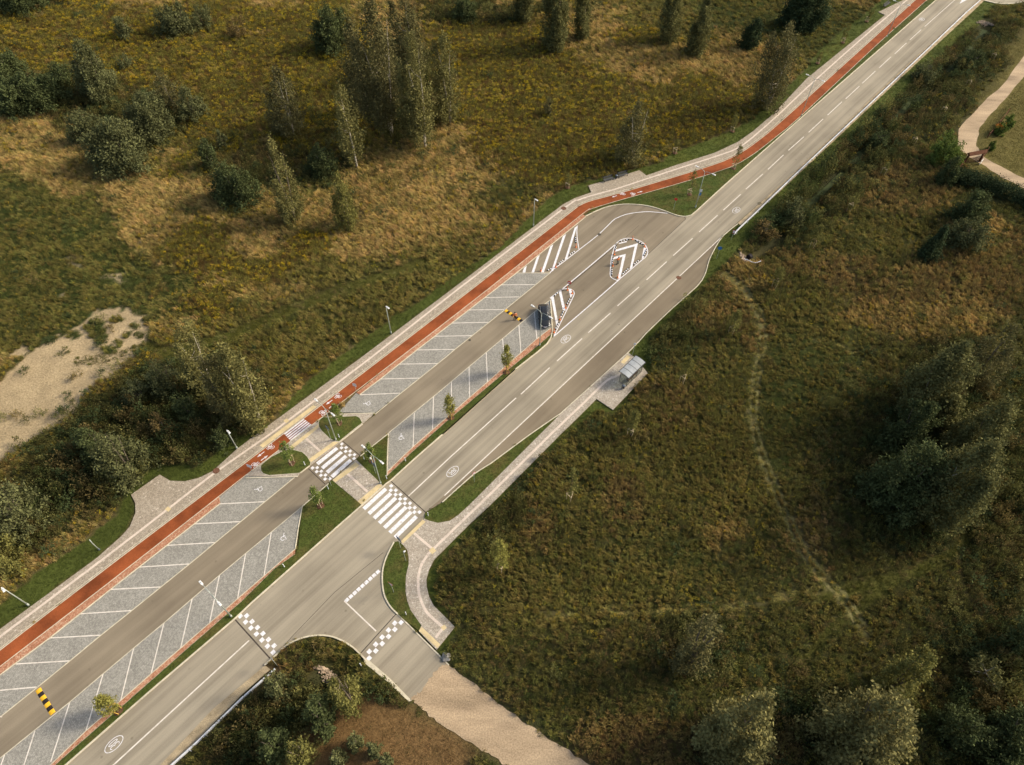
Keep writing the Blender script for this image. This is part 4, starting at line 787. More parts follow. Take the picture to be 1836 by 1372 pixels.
for j, kn in enumerate(KN):
    sel = np.where(keep & (ki == j))[0]
    if not len(sel): continue
    sh = np.array([r[1] for r in REC[kn]]); pick = rng.rand(len(sel)); cs = np.cumsum(sh)
    # sub-kinds keep together in patches rather than salt and pepper
    pf = np.clip(0.5+1.5*(fbm(P[sel,0], P[sel,1], 0.35, 3, 20+j)-0.5), 0, 0.999); pick = np.where(rng.rand(len(sel)) < 0.6, pf, pick)
    for r_i, (ck, s_, colr, h_, w_) in enumerate(REC[kn]):
        lo = cs[r_i]-s_; m_ = (pick >= lo) & (pick < cs[r_i]); ii = sel[m_]
        if kn in ('sand',): ii = ii[rng.rand(len(ii)) < .08]
        for i in ii:
            out[ck].append((i, colr, h_*(0.45 if edge[i] else 1), w_*(0.7 if edge[i] else 1)))
NAMES = {'grass':('tall_grass','tall tan and olive grass tufts leaning over the meadows'),'weed':('tall_weeds','olive and brown leafy weeds standing through the fields'),'gold':('goldenrod','yellow flowering goldenrod patches in the meadows'),'herb':('ground_cover','low dark green leafy plants between the weeds'),'turf':('mown_turf','short mown grass of the garden and the mown strips')}
for ck, rows in out.items():
    if not rows: continue
    ii = np.array([r[0] for r in rows]); colr = np.array([r[1] for r in rows]); h_ = np.array([r[2] for r in rows]); w_ = np.array([r[3] for r in rows]); n = len(ii)
    tn = colr*(br[ii]*rng.uniform(.72, 1.28, n))[:, None]*rng.uniform(.92, 1.08, (n, 3))
    s = P[ii, 2]; hh = h_*hz[ii]*rng.uniform(.75, 1.25, n)*(0.85+0.15*s); ww = w_*s*rng.uniform(.75, 1.2, n)*0.78
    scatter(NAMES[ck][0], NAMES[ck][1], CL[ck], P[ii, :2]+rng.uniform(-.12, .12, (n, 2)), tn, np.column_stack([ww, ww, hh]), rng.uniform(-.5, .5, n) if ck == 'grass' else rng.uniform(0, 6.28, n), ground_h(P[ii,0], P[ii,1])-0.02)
# thickets: shrubs grown into one mass
Sb = candidates(1.35); U, V = W2P(Sb[:,0], Sb[:,1]); ok = (U > -60) & (U < 1900) & (V > -50) & (V < 1430); Sb, U, V = Sb[ok], U[ok], V[ok]
Ws = kind_weights(U, V, Sb[:,0], Sb[:,1])['scrub']; near = np.zeros(len(Sb), bool)
for du_, dv_ in ((9,0),(-9,0),(0,9),(0,-9),(0,0)): near |= hard_mask(U+du_, V+dv_)
inm = inpoly(U, V, [(560,1372),(600,1290),(650,1262),(720,1300),(800,1350),(840,1400),(560,1400)])
base_p = np.clip(Ws*1.15, 0, .92)*(0.25+1.2*fbm(Sb[:,0], Sb[:,1], 0.12, 3, 301)); base_p = np.where(V < 560, base_p*np.where(U*0.72+V < 1180, .75, 1), base_p)
trk = np.zeros(len(Sb), bool)
for k_, ln_, wd_, st_ in STRIPS: trk |= dseg(U, V, ln_) < wd_+5
ok = ~trk & ~near & ~lawn_mask(U, V) & ~inm & (rng.rand(len(Sb)) < base_p+np.where((U*0.72+V < 900), .05, .014)) & (dseg(Sb[:,0], Sb[:,1], ditch) > 1.3) & (np.hypot(U-1339, V-457) > 22) & (dseg(U, V, [(262,1412),(433,1256),(493,1202)]) > 17) & (np.hypot(U-583, V-1212) > 32) & (np.hypot(U-1766, V-46) > 20); Sb, Ws = Sb[ok], Ws[ok]; n = len(Sb)
SC = np.array([(0.085,0.10,0.03),(0.13,0.125,0.04),(0.065,0.085,0.032),(0.15,0.115,0.042),(0.17,0.16,0.05)]); pc = SC[np.clip((fbm(Sb[:,0], Sb[:,1], 0.2, 3, 333)*1.5-.25+rng.uniform(-.25,.25,n))*5, 0, 4).astype(int)]
big = np.clip(Ws-.55, 0, 1); hh = rng.uniform(1.1, 2.5, n)*(.75+.5*np.clip(Ws, 0, 1)+big*.9); ww = rng.uniform(1.5, 2.9, n)*Sb[:,2]**.5*(1+.35*big)
scatter('thicket', 'dense mixed scrub thickets along the ditch, the left path and the field edges', CL['shrub'], Sb[:, :2], pc*rng.uniform(.75, 1.25, (n,1)), np.column_stack([ww, ww, hh]), rng.uniform(0, 6.28, n), ground_h(Sb[:,0], Sb[:,1])-.05)
# verge grass
Q = candidates(0.42); U, V = W2P(Q[:,0], Q[:,1]); ok = (U > -40) & (U < 1880) & (V > -40) & (V < 1410) & lawn_mask(U, V); Q, U, V = Q[ok], U[ok], V[ok]
near = np.zeros(len(Q), bool)
for p in HARD:
    if p is pl1 or p is pl2: continue
    near |= inpoly(U, V, p)
isl = inpoly(U, V, L3) | inpoly(U, V, L4); ok = ~near; Q, U, V, isl = Q[ok], U[ok], V[ok], isl[ok]
inn = np.zeros(len(Q), bool)
for p in (L1, L2, L3, L4, L5, L6, LT): inn |= inpoly(U, V, p)
zz = np.where(inn, np.where(isl, Z_PATH+0.01, Z_LAWN-0.005), ground_h(Q[:,0], Q[:,1])); n = len(Q)
dry = np.clip((fbm(Q[:,0], Q[:,1], 0.14, 3, 44)-0.55)*5, 0, 1)[:, None]
tn = (np.array([0.078,0.100,0.019])*(1-dry)+np.array([0.13,0.10,0.03])*dry)*rng.uniform(.7, 1.3, (n, 1))
ww = 0.5*Q[:,2]*rng.uniform(.8, 1.3, n); hh = rng.uniform(.05, .12, n)*np.where(inn, 1, 1.5)
scatter('verge_grass', 'short green mown grass on the road verges and islands', CL['turf'], Q[:, :2], tn, np.column_stack([ww, ww, hh]), rng.uniform(0, 6.28, n), zz)
print('PLANTS', {k: len(v) for k, v in out.items()}, n)

# ------------------------------------------------------------------ trees and shrubs
TC = {'birch':(0.165,0.152,0.052),'airy':(0.135,0.122,0.048),'willow':(0.20,0.18,0.066),'dark':(0.082,0.098,0.036),'poplar':(0.145,0.14,0.05),'fir':(0.05,0.07,0.03),'bright':(0.135,0.175,0.038),'olive':(0.17,0.16,0.046),'grey':(0.125,0.13,0.052),'rusty':(0.175,0.125,0.046),'young':(0.16,0.20,0.048),'yolive':(0.25,0.235,0.058),'flower':(0.6,0.22,0.03)}
for k, c in TC.items(): LM[k] = leafmat('%s_foliage' % k, c, trans=0.2)
def leaves(cl, rad, per, size, r, tone_c, up=0.3, stretch=(1,1,1), shoot=None):
    """cl: clump centres (n,3); per leaves each; returns a mesh of small folded leaves"""
    n = len(cl)*per; c = np.repeat(cl, per, 0); c = c+r.normal(0, 1, (n,3))*rad*np.array(stretch)
    if shoot is not None: c = c+np.repeat(shoot, per, 0)*(r.uniform(-.5, .5, n)[:, None])
    d = r.normal(0, 1, (n,3)); d[:,2] += up; d /= np.linalg.norm(d, axis=1)[:,None]
    q = r.normal(0, 1, (n,3)); s = np.cross(d, q); s /= np.linalg.norm(s, axis=1)[:,None]
    l = size*r.uniform(.7, 1.35, n)[:,None]; w_ = l*0.62
    V_ = np.stack([c-d*l*.5, c+s*w_*.5, c+d*l*.5, c-s*w_*.5], 1).reshape(-1, 3)
    t = np.repeat(tone_c, per)*r.uniform(.78, 1.22, n)
    return V_, t
def leafmesh(name, V_, t):
    me = bpy.data.meshes.new(name); n = len(t); me.vertices.add(4*n); me.vertices.foreach_set('co', V_.astype(np.float32).ravel())
    me.loops.add(4*n); me.loops.foreach_set('vertex_index', np.arange(4*n)); me.polygons.add(n); me.polygons.foreach_set('loop_start', np.arange(0, 4*n, 4)); me.polygons.foreach_set('loop_total', np.full(n, 4)); me.update(calc_edges=True)
    a = me.color_attributes.new('tone', 'FLOAT_COLOR', 'CORNER'); arr = np.ones((4*n, 4), np.float32); arr[:, :3] = np.repeat(t, 4)[:, None]; a.data.foreach_set('color', arr.ravel()); return me
def crown_pts(H, W, z0, form, n, r):
    """clump centres inside an uneven crown outline"""
    P_ = []
    ph = r.uniform(0, 6.28, 6)
    while len(P_) < n:
        t = r.uniform(0, 1); a = r.uniform(0, 6.28)
        if form == 'cone': rad = (1-t)**0.85*0.98+.03
        elif form == 'egg': rad = math.sin(math.pi*min(1, (t*0.93+0.07)))**0.62*(1-.25*t)
        elif form == 'spire': rad = math.sin(math.pi*(t*0.9+0.08))**0.5*(1.02-.45*t)
        else: rad = math.sqrt(max(0, 1-(t*1.0)**2.2))
        lob = 1+.26*math.sin(3*a+ph[0]+2*t)+.17*math.sin(5*a+ph[1]-5*t)+.15*math.sin(9*t+ph[2]+a)
        rr_ = rad*lob*(r.uniform(0, 1)**0.42)
        if r.rand() > 0.35+0.65*(rr_/max(rad*lob, .01)): continue
        P_.append((math.cos(a)*rr_*W, math.sin(a)*rr_*W, z0+(H-z0)*t))
    return np.array(P_)
def crown_multi(H, W, z0, form, n, r, k):
    out_ = []
    for j in range(k):
        a = 6.283*j/k+r.uniform(-.5, .5); main = j == 0; w_ = W*(r.uniform(.55, .68) if main else r.uniform(.34, .56)); d = 0 if main else (W-w_)*r.uniform(.75, 1.05); h_ = H*(1 if main else r.uniform(.5, .93))
        p = crown_pts(h_, w_, z0*(1 if main else .8), form, max(6, int(n/k*(1.3 if main else .94))), r); p[:, 0] += math.cos(a)*d; p[:, 1] += math.sin(a)*d; out_.append(p)
    return np.concatenate(out_)
def tree(name, label, cat, base, top, wpx, kind, form='egg', z0=0.25, stems=1, bark='bark', dens=1.0, group=None, leaf=0.24, limbs=7):
    leaf *= 1.42; dens *= {'birch':.9,'airy':.85,'poplar':1.1,'willow':1.5,'dark':1.35,'grey':1.3}.get(kind, 1.15)
    x, y, _ = G(*base); z = float(ground_h(x, y)); H = max(1.2, hgt(base, top)*0.97); W_ = wpx*mpp(*base)/2
    r = np.random.RandomState(int(base[0]*7+base[1]*3) % 100000)
    o = thing(name, label, cat, (x, y, z), 0, group)
    leaf *= (1+max(0, W_-2.5)*.10)*(1.15 if kind == 'willow' else 1)
    lz = z0*H; n_cl = int(np.clip(5.0*(W_**1.1)*(H-lz)**0.9*dens*1.15, 30, 720)); cl = crown_multi(H*0.98, W_*1.0, lz, form, n_cl, r, {'spire':4,'egg':4,'round':7,'cone':1}[form] if kind != 'fir' else 2)
    # slight wind lean, higher up more
    lean = np.array([-0.03, 0.02])*H*r.uniform(.3, 1.4); cl[:, 0] += lean[0]*(cl[:, 2]/H)**1.5; cl[:, 1] += lean[1]*(cl[:, 2]/H)**1.5
    mb = MB(); tr = 0.012*H+0.035
    for s in range(stems):
        a0 = 6.28*s/stems+r.uniform(0, 1); sp = (0.5 if stems > 1 else 0.06)*W_*r.uniform(.5, 1); hh = H*(0.9 if stems == 1 else r.uniform(.7, .9)); pts, rd = [], []
        for i in range(8):
            f = i/7; pts.append((math.cos(a0)*sp*f**1.1+lean[0]*f**1.5+r.normal(0, .012)*H*f*(i > 0)*.4, math.sin(a0)*sp*f**1.1+lean[1]*f**1.5, hh*f-(0.15 if i == 0 else 0))); rd.append(tr*(1-f)**.8*(1 if stems == 1 else .75)+.012)
        mb.tube(pts, rd, 6)
        for k in range(limbs if stems == 1 else max(2, limbs//2)):
            f = r.uniform(.22 if z0 > .2 else .1, .85); i = min(6, int(f*7)); p = Vector(pts[i]).lerp(Vector(pts[i+1]), f*7-i); q_ = cl[np.argmin(np.abs(cl[:, 2]-p.z-H*0.1)+r.uniform(0, W_*1.2, len(cl)))]; q_ = Vector(q_); m_ = p.lerp(q_, .5)+Vector((0, 0, -.03*H if kind != 'poplar' else 0)); mb.tube([p, m_, q_], [rd[i]*.55+.008, rd[i]*.32+.008, .008], 5)
    mb.build('trunk', M[bark], o)
    k_ = 0.68+.62*r.rand(len(cl)); per = int(np.clip(34*dens**.3, 20, 40))
    ax_ = np.array([0, 0, lz+0.25*(H-lz)]); sh_ = cl-ax_; sh_ /= np.maximum(np.linalg.norm(sh_, axis=1), .01)[:, None]; sh_[:, 2] = np.abs(sh_[:, 2])*.6+(1.5 if form in ('spire', 'egg') else .75); sh_ /= np.linalg.norm(sh_, axis=1)[:, None]; sh_ *= (0.35+0.11*H)*r.uniform(.5, 1.4, (len(cl), 1))
    V_, t = leaves(cl, 0.10+0.045*W_, per, leaf*0.82*(0.85+0.15*mpp(*base)/0.09), r, k_, stretch=(1,1,1), shoot=sh_)
    g = V_[:, 2] < 0.02; V_[g, 2] = 0.02
    ob('crown', leafmesh('crown', V_, t), LM[kind], o)
    return o
GB = 'trees and shrubs of the left meadow'; GR = 'trees of the right field'
T = [
 ('birch_tree','tallest double-stemmed white birch in the middle of the upper meadow','birch',(703,243),(652,-6),104,'airy','spire',.2,2,'birchbark',.95,GB),
 ('birch_tree','leafy birch right of the tall double birch, nearest the path of that clump','birch',(763,265),(733,58),86,'birch','spire',.12,2,'birchbark',1.0,GB),
 ('birch_tree','slim pale birch on the right end of the birch clump','birch',(808,222),(800,55),66,'birch','spire',.1,2,'birchbark',.9,GB),
 ('birch_tree','shaded birch behind the tall double birch','birch',(745,150),(722,-20),78,'airy','spire',.1,1,'birchbark',1.0,GB),
 ('birch_tree','dim slender birch on the left side of the birch clump','birch',(660,205),(632,30),70,'airy','spire',.1,1,'birchbark',1.0,GB),
 ('birch_tree','open-branched young birch standing alone left of the birch clump','birch',(641,303),(614,148),72,'birch','egg',.16,1,'birchbark',.6,GB),
 ('birch_tree','bushy birch with several pale stems at the left of the upper meadow','birch',(527,240),(486,122),84,'airy','egg',.05,3,'birchbark',.8,GB),
 ('alder_tree','olive feathery tree with upright shoots above the dark round bush','tree',(530,395),(488,243),62,'birch','spire',.03,3,'bark',1.0,GB),
 ('round_bush','dark green round bush left of the olive feathery tree','bush',(430,362),(425,284),86,'dark','round',.0,3,'bark',1.2,GB),
 ('willow_bush','largest willow bush at the lower edge of the left thicket','bush',(232,295),(213,204),122,'grey','round',.0,4,'bark',1.15,GB),
 ('willow_bush','willow bush with brown tips right behind the largest one','bush',(283,245),(262,160),92,'grey','round',.0,4,'bark',1.0,GB),
 ('willow_bush','small rounded willow bush on the right end of the left thicket','bush',(350,213),(342,150),56,'grey','round',.0,3,'bark',1.1,GB),
 ('willow_bush','broad dark willow bush at the left frame edge of the thicket','bush',(70,192),(58,122),118,'dark','round',.0,4,'bark',1.1,GB),
 ('willow_bush','dark bush in the left frame corner above the broad willow','bush',(22,150),(10,72),88,'dark','round',.0,4,'bark',1.1,GB),
 ('willow_bush','tall feathery willow in the middle of the left thicket','bush',(190,175),(160,62),84,'grey','egg',.0,4,'bark',1.0,GB),
 ('willow_bush','low dark bush between the broad willow and the feathery one','bush',(118,158),(108,108),60,'dark','round',.0,3,'bark',1.1,GB),
 ('willow_bush','leaning willow bush left of the largest willow','bush',(165,255),(140,190),66,'grey','round',.0,3,'bark',.9,GB),
 ('willow_bush','willow bush just above the small rounded one','bush',(318,198),(305,128),60,'airy','round',.0,3,'bark',.9,GB),
 ('meadow_shrub','small upright green shrub in the yellow flowers at upper left','shrub',(228,70),(222,22),38,'grey','egg',.0,3,'bark',1.0,GB),
 ('meadow_shrub','wide grey-green shrub near the top left of the yellow meadow','shrub',(322,60),(316,2),76,'grey','round',.0,4,'bark',1.0,GB),
 ('meadow_shrub','dark shrub touching the wide grey-green one on its right','shrub',(368,50),(362,4),44,'grey','round',.0,3,'bark',1.0,GB),
 ('meadow_shrub','low dome-shaped grey shrub in the yellow flowers','shrub',(231,124),(228,96),36,'grey','round',.0,3,'bark',1.1,GB),
 ('meadow_shrub','brownish shrub with dark side right of the top left shrubs','shrub',(430,68),(424,28),40,'rusty','round',.0,3,'bark',.9,GB),
 ('meadow_shrub','dark low shrub in front of the open-branched birch','shrub',(583,314),(578,258),64,'dark','round',.0,3,'bark',1.1,GB),
 ('meadow_shrub','yellow-green shrub below the open-branched birch','shrub',(627,408),(620,306),56,'olive','egg',.0,3,'bark',1.0,GB),
 ('meadow_shrub','small dark shrub beside the olive feathery tree at its upper left','shrub',(384,303),(372,245),44,'dark','egg',.0,3,'bark',1.0,GB),
 ('meadow_shrub','narrow sapling-like shrub above the dark round bush','shrub',(404,268),(398,226),22,'grey','egg',.0,1,'bark',1.0,GB),
 ('dark_tree','dark dense tree left of the tall double birch near the top','tree',(600,90),(588,8),78,'dark','round',.0,3,'bark',1.0,GB),
 ('dark_tree','dark tree standing on the top left frame edge','tree',(48,18),(40,-50),90,'dark','round',.0,3,'bark',1.0,GB),
 ('dark_tree','rounded dark bush on the top frame edge beyond the birches','bush',(838,34),(834,-8),54,'dark','round',.0,3,'bark',1.0,GB),
 ('poplar_tree','left poplar of the top middle group with thick dark foliage','poplar',(1000,90),(996,-50),62,'poplar','spire',.04,1,'bark',1.3,GB),
 ('poplar_tree','right poplar of the top middle group beside the thick one','poplar',(1045,72),(1042,-55),42,'poplar','spire',.04,1,'bark',1.3,GB),
 ('poplar_tree','dim poplar left of the top middle group','poplar',(940,40),(936,-60),50,'poplar','spire',.1,1,'bark',1.2,GB),
 ('poplar_tree','left poplar of the pair near the top centre-right','poplar',(1200,76),(1194,-45),50,'poplar','spire',.04,1,'bark',1.2,GB),
 ('poplar_tree','right poplar of the pair, closest to the camera','poplar',(1250,98),(1246,-15),52,'poplar','spire',.03,1,'bark',1.3,GB),
 ('spruce_tree','small dark cone-shaped tree alone in the light green field','tree',(1345,88),(1342,30),46,'fir','egg',.02,1,'bark',1.6,GB),
 ('dark_tree','large dark round tree on the top edge right of the cone-shaped one','tree',(1440,50),(1432,-60),92,'fir','round',.02,2,'bark',1.5,GB),
 ('old_birch','wide airy brownish tree with pale forked limbs beside the cycle path','tree',(1376,196),(1404,34),86,'airy','egg',.08,4,'birchbark',.8,GB),
 ('old_birch','airy dark tree with thin stem above the two benches','tree',(1133,288),(1137,172),78,'airy','egg',.08,2,'birchbark',.75,GB),
 ('meadow_sapling','thin faint sapling alone in the flowering meadow','sapling',(984,208),(982,176),20,'airy','egg',.1,1,'bark',.8,GB),
 ('birch_tree','pale-trunked birch leaning over the sandy clearing side','birch',(384,700),(334,575),78,'birch','spire',.1,2,'birchbark',.95,GB),
 ('birch_tree','leafy birch nearest the cycle crossing','birch',(466,752),(412,612),100,'birch','spire',.04,2,'birchbark',1.0,GB),
 ('birch_tree','birch between the pale-trunked birch and the one at the crossing','birch',(425,748),(370,630),84,'airy','spire',.04,2,'birchbark',1.0,GB),
 ('willow_bush','silvery willow bush beside the paved rest area','bush',(240,850),(218,752),94,'grey','round',.0,5,'bark',1.0,GB),
 ('willow_bush','dark bush left of the silvery willow','bush',(180,815),(160,755),62,'dark','round',.0,3,'bark',1.1,GB),
 ('willow_bush','olive bushy willow at the left frame edge above the lamp','bush',(52,940),(30,815),108,'grey','round',.0,5,'bark',1.0,GB),
 ('willow_bush','second olive willow at the left frame edge, lower down','bush',(15,1010),(-15,905),90,'olive','round',.0,4,'bark',1.0,GB),
 ('willow_bush','grey-green bush between the sand and the leaning birches','bush',(310,700),(290,640),62,'grey','round',.0,3,'bark',1.1,GB),
 ('willow_bush','dark green bush below the pale-trunked birch','bush',(348,750),(330,700),54,'dark','round',.0,3,'bark',1.1,GB),
 ('willow_bush','brown-tinged bush above the silvery willow','bush',(300,782),(286,735),48,'rusty','round',.0,3,'bark',.9,GB),
 ('willow_bush','bush at the right rim of the sandy clearing','bush',(258,720),(244,672),52,'grey','round',.0,3,'bark',1.0,GB),
 ('willow_bush','low dark bush under the trees close to the left verge','bush',(405,800),(395,765),40,'dark','round',.0,3,'bark',1.0,GB),
 ('ditch_willow','olive willow right of the dark culvert mouth','bush',(634,1262),(628,1196),58,'olive','round',.0,4,'bark',1.1,GR),
 ('ditch_willow','dark green bush in the ditch below the culvert','bush',(590,1300),(575,1240),56,'dark','round',.0,3,'bark',1.1,GR),
 ('ditch_willow','dark ditch bush touching the bottom frame edge','bush',(505,1345),(492,1290),60,'dark','round',.0,3,'bark',1.1,GR),
 ('ditch_willow','grey-green ditch bush left of the mown plot','bush',(548,1360),(538,1310),52,'olive','round',.0,3,'bark',1.0,GR),
 ('ditch_willow','green bush between the guardrail end and the culvert','bush',(505,1240),(500,1195),44,'grey','round',.0,3,'bark',1.0,GR),
 ('currant_bush','uppermost small round bush on the brown mown plot','bush',(641,1336),(639,1311),25,'grey','round',.0,3,'bark',1.5,'round bushes on the mown plot'),
 ('currant_bush','largest small round bush on the brown mown plot','bush',(613,1366),(610,1336),26,'grey','round',.0,3,'bark',1.5,'round bushes on the mown plot'),
 ('currant_bush','middle small round bush on the brown mown plot','bush',(673,1350),(671,1330),18,'grey','round',.0,3,'bark',1.5,'round bushes on the mown plot'),
 ('currant_bush','smallest round bush, lowest right on the mown plot','bush',(698,1370),(696,1350),16,'grey','round',.0,3,'bark',1.5,'round bushes on the mown plot'),
 ('poplar_tree','large leaning-crowned tree high in the right field','tree',(1640,745),(1712,592),128,'poplar','egg',.06,2,'birchbark',1.5,GR),
 ('poplar_tree','dark tree behind the large one high in the right field','tree',(1735,690),(1800,556),76,'airy','egg',.05,2,'bark',1.0,GR),
 ('dark_tree','dark olive tree between the large one and the white-trunked birch of the right field','tree',(1712,835),(1785,680),112,'poplar','egg',.05,2,'bark',1.3,GR),
 ('dark_tree','shaded tree at the left foot of the large one in the right field','tree',(1608,800),(1648,700),92,'dark','egg',.02,3,'bark',1.2,GR),
 ('birch_tree','right field birch with two white trunks visible at its foot','birch',(1662,930),(1772,765),130,'poplar','egg',.12,2,'birchbark',1.4,GR),
 ('dark_tree','broad blackish tree left of the two white trunks','tree',(1592,902),(1640,765),128,'dark','round',.0,3,'bark',1.3,GR),
 ('willow_tree','silvery olive willow at the bottom, left of the biggest one','willow',(1300,1335),(1352,1205),118,'willow','round',.0,4,'bark',1.1,GR),
 ('willow_tree','biggest silvery willow at the bottom of the right field','willow',(1505,1335),(1590,1168),142,'willow','round',.0,5,'bark',1.15,GR),
 ('willow_tree','yellow-green willow peeping from behind the biggest one','willow',(1592,1235),(1650,1118),70,'olive','egg',.0,3,'bark',1.1,GR),
 ('willow_tree','small willow below the biggest one at the bottom frame edge','willow',(1535,1378),(1560,1310),72,'willow','round',.0,3,'bark',1.1,GR),
 ('dark_tree','airy dark tree with bare limbs above the left silvery willow','tree',(1232,1195),(1266,1082),82,'airy','egg',.04,3,'bark',.85,GR),
 ('birch_tree','shaded birch with thin pale trunk near the right frame edge','birch',(1750,1215),(1762,1130),70,'poplar','egg',.2,1,'birchbark',.7,GR),
  ('dark_tree','dark tree added to darken the gap between the biggest willow and the right frame edge','dark_tree'.replace('dark_tree','tree'),(1712,1318),(1738,1232),100,'dark','round',.0,3,'bark',1.2,GR),  # added tree, its dark leaves deepen the dim lower right corner
 ('dark_tree','dark tree added to darken the bottom right corner of the photo','tree',(1775,1395),(1812,1310),110,'dark','round',.0,3,'bark',1.2,GR),  # likewise added to make the corner darker
 ('dark_tree','dark tree on the right frame edge, low down','tree',(1800,1330),(1850,1215),112,'dark','round',.0,3,'bark',1.2,GR),
 ('dark_tree','shaded tree on the right frame edge above the low one','tree',(1815,1160),(1868,1070),86,'dark','round',.05,3,'bark',1.0,GR),
 ('garden_bush','bright green bush beside the bend of the dirt lane','bush',(1688,290),(1692,222),62,'bright','round',.0,4,'bark',1.3,'bushes near the garden gate'),
 ('garden_bush','darker green bush between the bright one and the gate','bush',(1694,328),(1700,268),48,'dark','egg',.0,3,'bark',1.3,'bushes near the garden gate'),
 ('garden_bush','large round dark bush below the hedge','bush',(1730,394),(1738,330),72,'dark','round',.0,4,'bark',1.4,'bushes near the garden gate'),
 ('garden_bush','round bush right below the large round one','bush',(1728,440),(1740,376),72,'grey','round',.0,4,'bark',1.2,'bushes near the garden gate'),
 ('spruce_tree','dark pointed tree left of the round bushes below the hedge','tree',(1664,462),(1682,396),54,'fir','cone',.0,1,'bark',1.8,'bushes near the garden gate'),
 ('garden_shrub','light green shrub behind the brown rail fence, farthest one','shrub',(1805,226),(1810,202),22,'bright','round',.0,2,'bark',1.4,'shrubs along the rail fence'),
 ('garden_shrub','shrub with orange flowers at the rail fence','shrub',(1790,240),(1794,218),22,'bright','round',.0,2,'bark',1.2,'shrubs along the rail fence'),
 ('garden_shrub','slim light green shrub at the fence nearest the gate','shrub',(1775,268),(1778,247),11,'bright','egg',.0,1,'bark',1.4,'shrubs along the rail fence'),
 ('thicket_bush','dark thicket bush by the ditch near the top right','bush',(1738,118),(1748,80),56,'dark','round',.0,3,'bark',1.0,'bushes along the ditch'),
 ('thicket_bush','dark bush over the ditch left of the culvert stones at the sign','bush',(1420,395),(1425,345),58,'grey','round',.0,3,'bark',1.0,'bushes along the ditch'),
 ('thicket_bush','grey-green bush overhanging the duckweed water','bush',(1655,140),(1662,100),48,'grey','round',.0,3,'bark',1.0,'bushes along the ditch'),
 ('thicket_bush','bushy growth where the duckweed water narrows','bush',(1575,262),(1580,222),46,'dark','round',.0,3,'bark',1.0,'bushes along the ditch'),
 ('thicket_bush','brown-olive bush above the round stone culvert','bush',(1368,420),(1370,385),46,'rusty','round',.0,3,'bark',1.0,'bushes along the ditch'),
]
for nm, lb, ct, b_, t_, wp_, kd, fm, z0, stm, bk, dn, grp in T: tree(nm, lb, ct, b_, t_, wp_, kd, fm, z0, stm, bk, dn, grp)
fl = [o for o in C.objects if o.get('label', '').startswith('shrub with orange')][0]
r = np.random.RandomState(4); V_, t = leaves(r.normal(0, .45, (14,3))*np.array([1,1,.4])+np.array([-.3,.3,1.7]), .16, 8, .2, r, np.ones(14)); ob('flowers', leafmesh('flowers', V_, t), LM['flower'], fl)['kind'] = 'stuff'
# clipped hedge of the garden
hx = [Vector(G(*p)) for p in ((1708,326),(1745,334),(1790,350),(1836,370),(1875,388))]; r = np.random.RandomState(8); pts = []
for p in sub(catmull(hx, 4), 9):
    for k in range(5): pts.append((p.x+r.normal(0,.7), p.y+r.normal(0,.7), r.uniform(.3, 2.6)))
hd = thing('garden_hedge', 'long dark green clipped hedge beside the garden lane', 'hedge', (hx[2].x, hx[2].y, 0)); pts = np.array(pts)-np.array([hx[2].x, hx[2].y, 0])
V_, t = leaves(pts, .38, 34, .24, r, r.uniform(.7,1.2,len(pts))); ob('foliage', leafmesh('foliage', V_, t), LM['fir'], hd)
for p in sub(hx, 3):
    mb = MB(); mb.tube([(p.x-hx[2].x, p.y-hx[2].y, -.1), (p.x-hx[2].x, p.y-hx[2].y, 1.6)], .05, 5); mb.build('stem', M['bark'], hd)

# young planted trees with stakes
def young(base, top, wpx, label, kind='young', frame='three', group='young staked trees', soil=True, wood='wood', dens=1.0, z=None):
    x, y, _ = G(*base); z = Z_LAWN if z is None else z; H = max(3.0, hgt(base, top)); W_ = wpx*mpp(*base)/2; r = np.random.RandomState(int(base[0]*3+base[1]))
    o = thing('young_tree', label, 'young tree', (x, y, z), 0, group); rz = r.uniform(0, .4)
    mb = MB(); mb.tube([(0,0,-.1),(0.01,0,H*.4),(0,0.02,H*.92)], [.035,.028,.01], 6)
    cl = crown_pts(H, W_, H*.28, 'egg', max(8, int(60*dens*W_)), r)
    for q_ in cl[::3]: mb.tube([(0,0,max(.3, q_[2]*.7)), tuple(q_)], [.012,.006], 4)
    mb.build('trunk', M['bark'], o)
    V_, t = leaves(cl, .15, 22, .2, r, r.uniform(.75,1.2,len(cl)), stretch=(1,1,1.8)); ob('crown', leafmesh('crown', V_, t), LM[kind], o)
    hs = 1.9 if frame == 'three' else 1.1; k = .5; c3 = [(k*math.cos(rz+a), k*math.sin(rz+a)) for a in (0.6, 2.7, 4.8)]
    for a, b in c3: s_ = MB(); s_.tube([(a*.7, b*.7, -.2), (a, b, hs)], .045, 6); s_.build('stake', M[wood], o)
    for i in range(3 if frame == 'three' else 2):
        a, b = c3[i], c3[(i+1)%3]; s_ = MB(); d = Vector((b[0]-a[0], b[1]-a[1], 0)); s_.box(((a[0]+b[0])/2, (a[1]+b[1])/2, hs-.06), (d.length+.12, .085, .09), math.atan2(d.y, d.x)); s_.build('crossbar', M[wood], o)
    if soil:
        s_ = MB(); n = 14; s_.add([(math.cos(6.28*i/n)*.5*r.uniform(.85,1.2), math.sin(6.28*i/n)*.5*r.uniform(.85,1.2), .02) for i in range(n)]+[(0,0,.1)], [(i, (i+1)%n, n) for i in range(n)]); s_.build('mulch', M['soil'], o)
    return o
for a in [((523.8,832),(507,795),20,'young tree on the left oval grass island'),((609,760),(600,727),17,'young tree on the right oval grass island, under the lamp'),((667.2,826.5),(664,799),18,'young tree on the triangular lawn under the double lamp'),((575,907.5),(561,876),18,'young tree on the lawn below the parking aisle crossing')]:
    young(*a, dens=1.1)
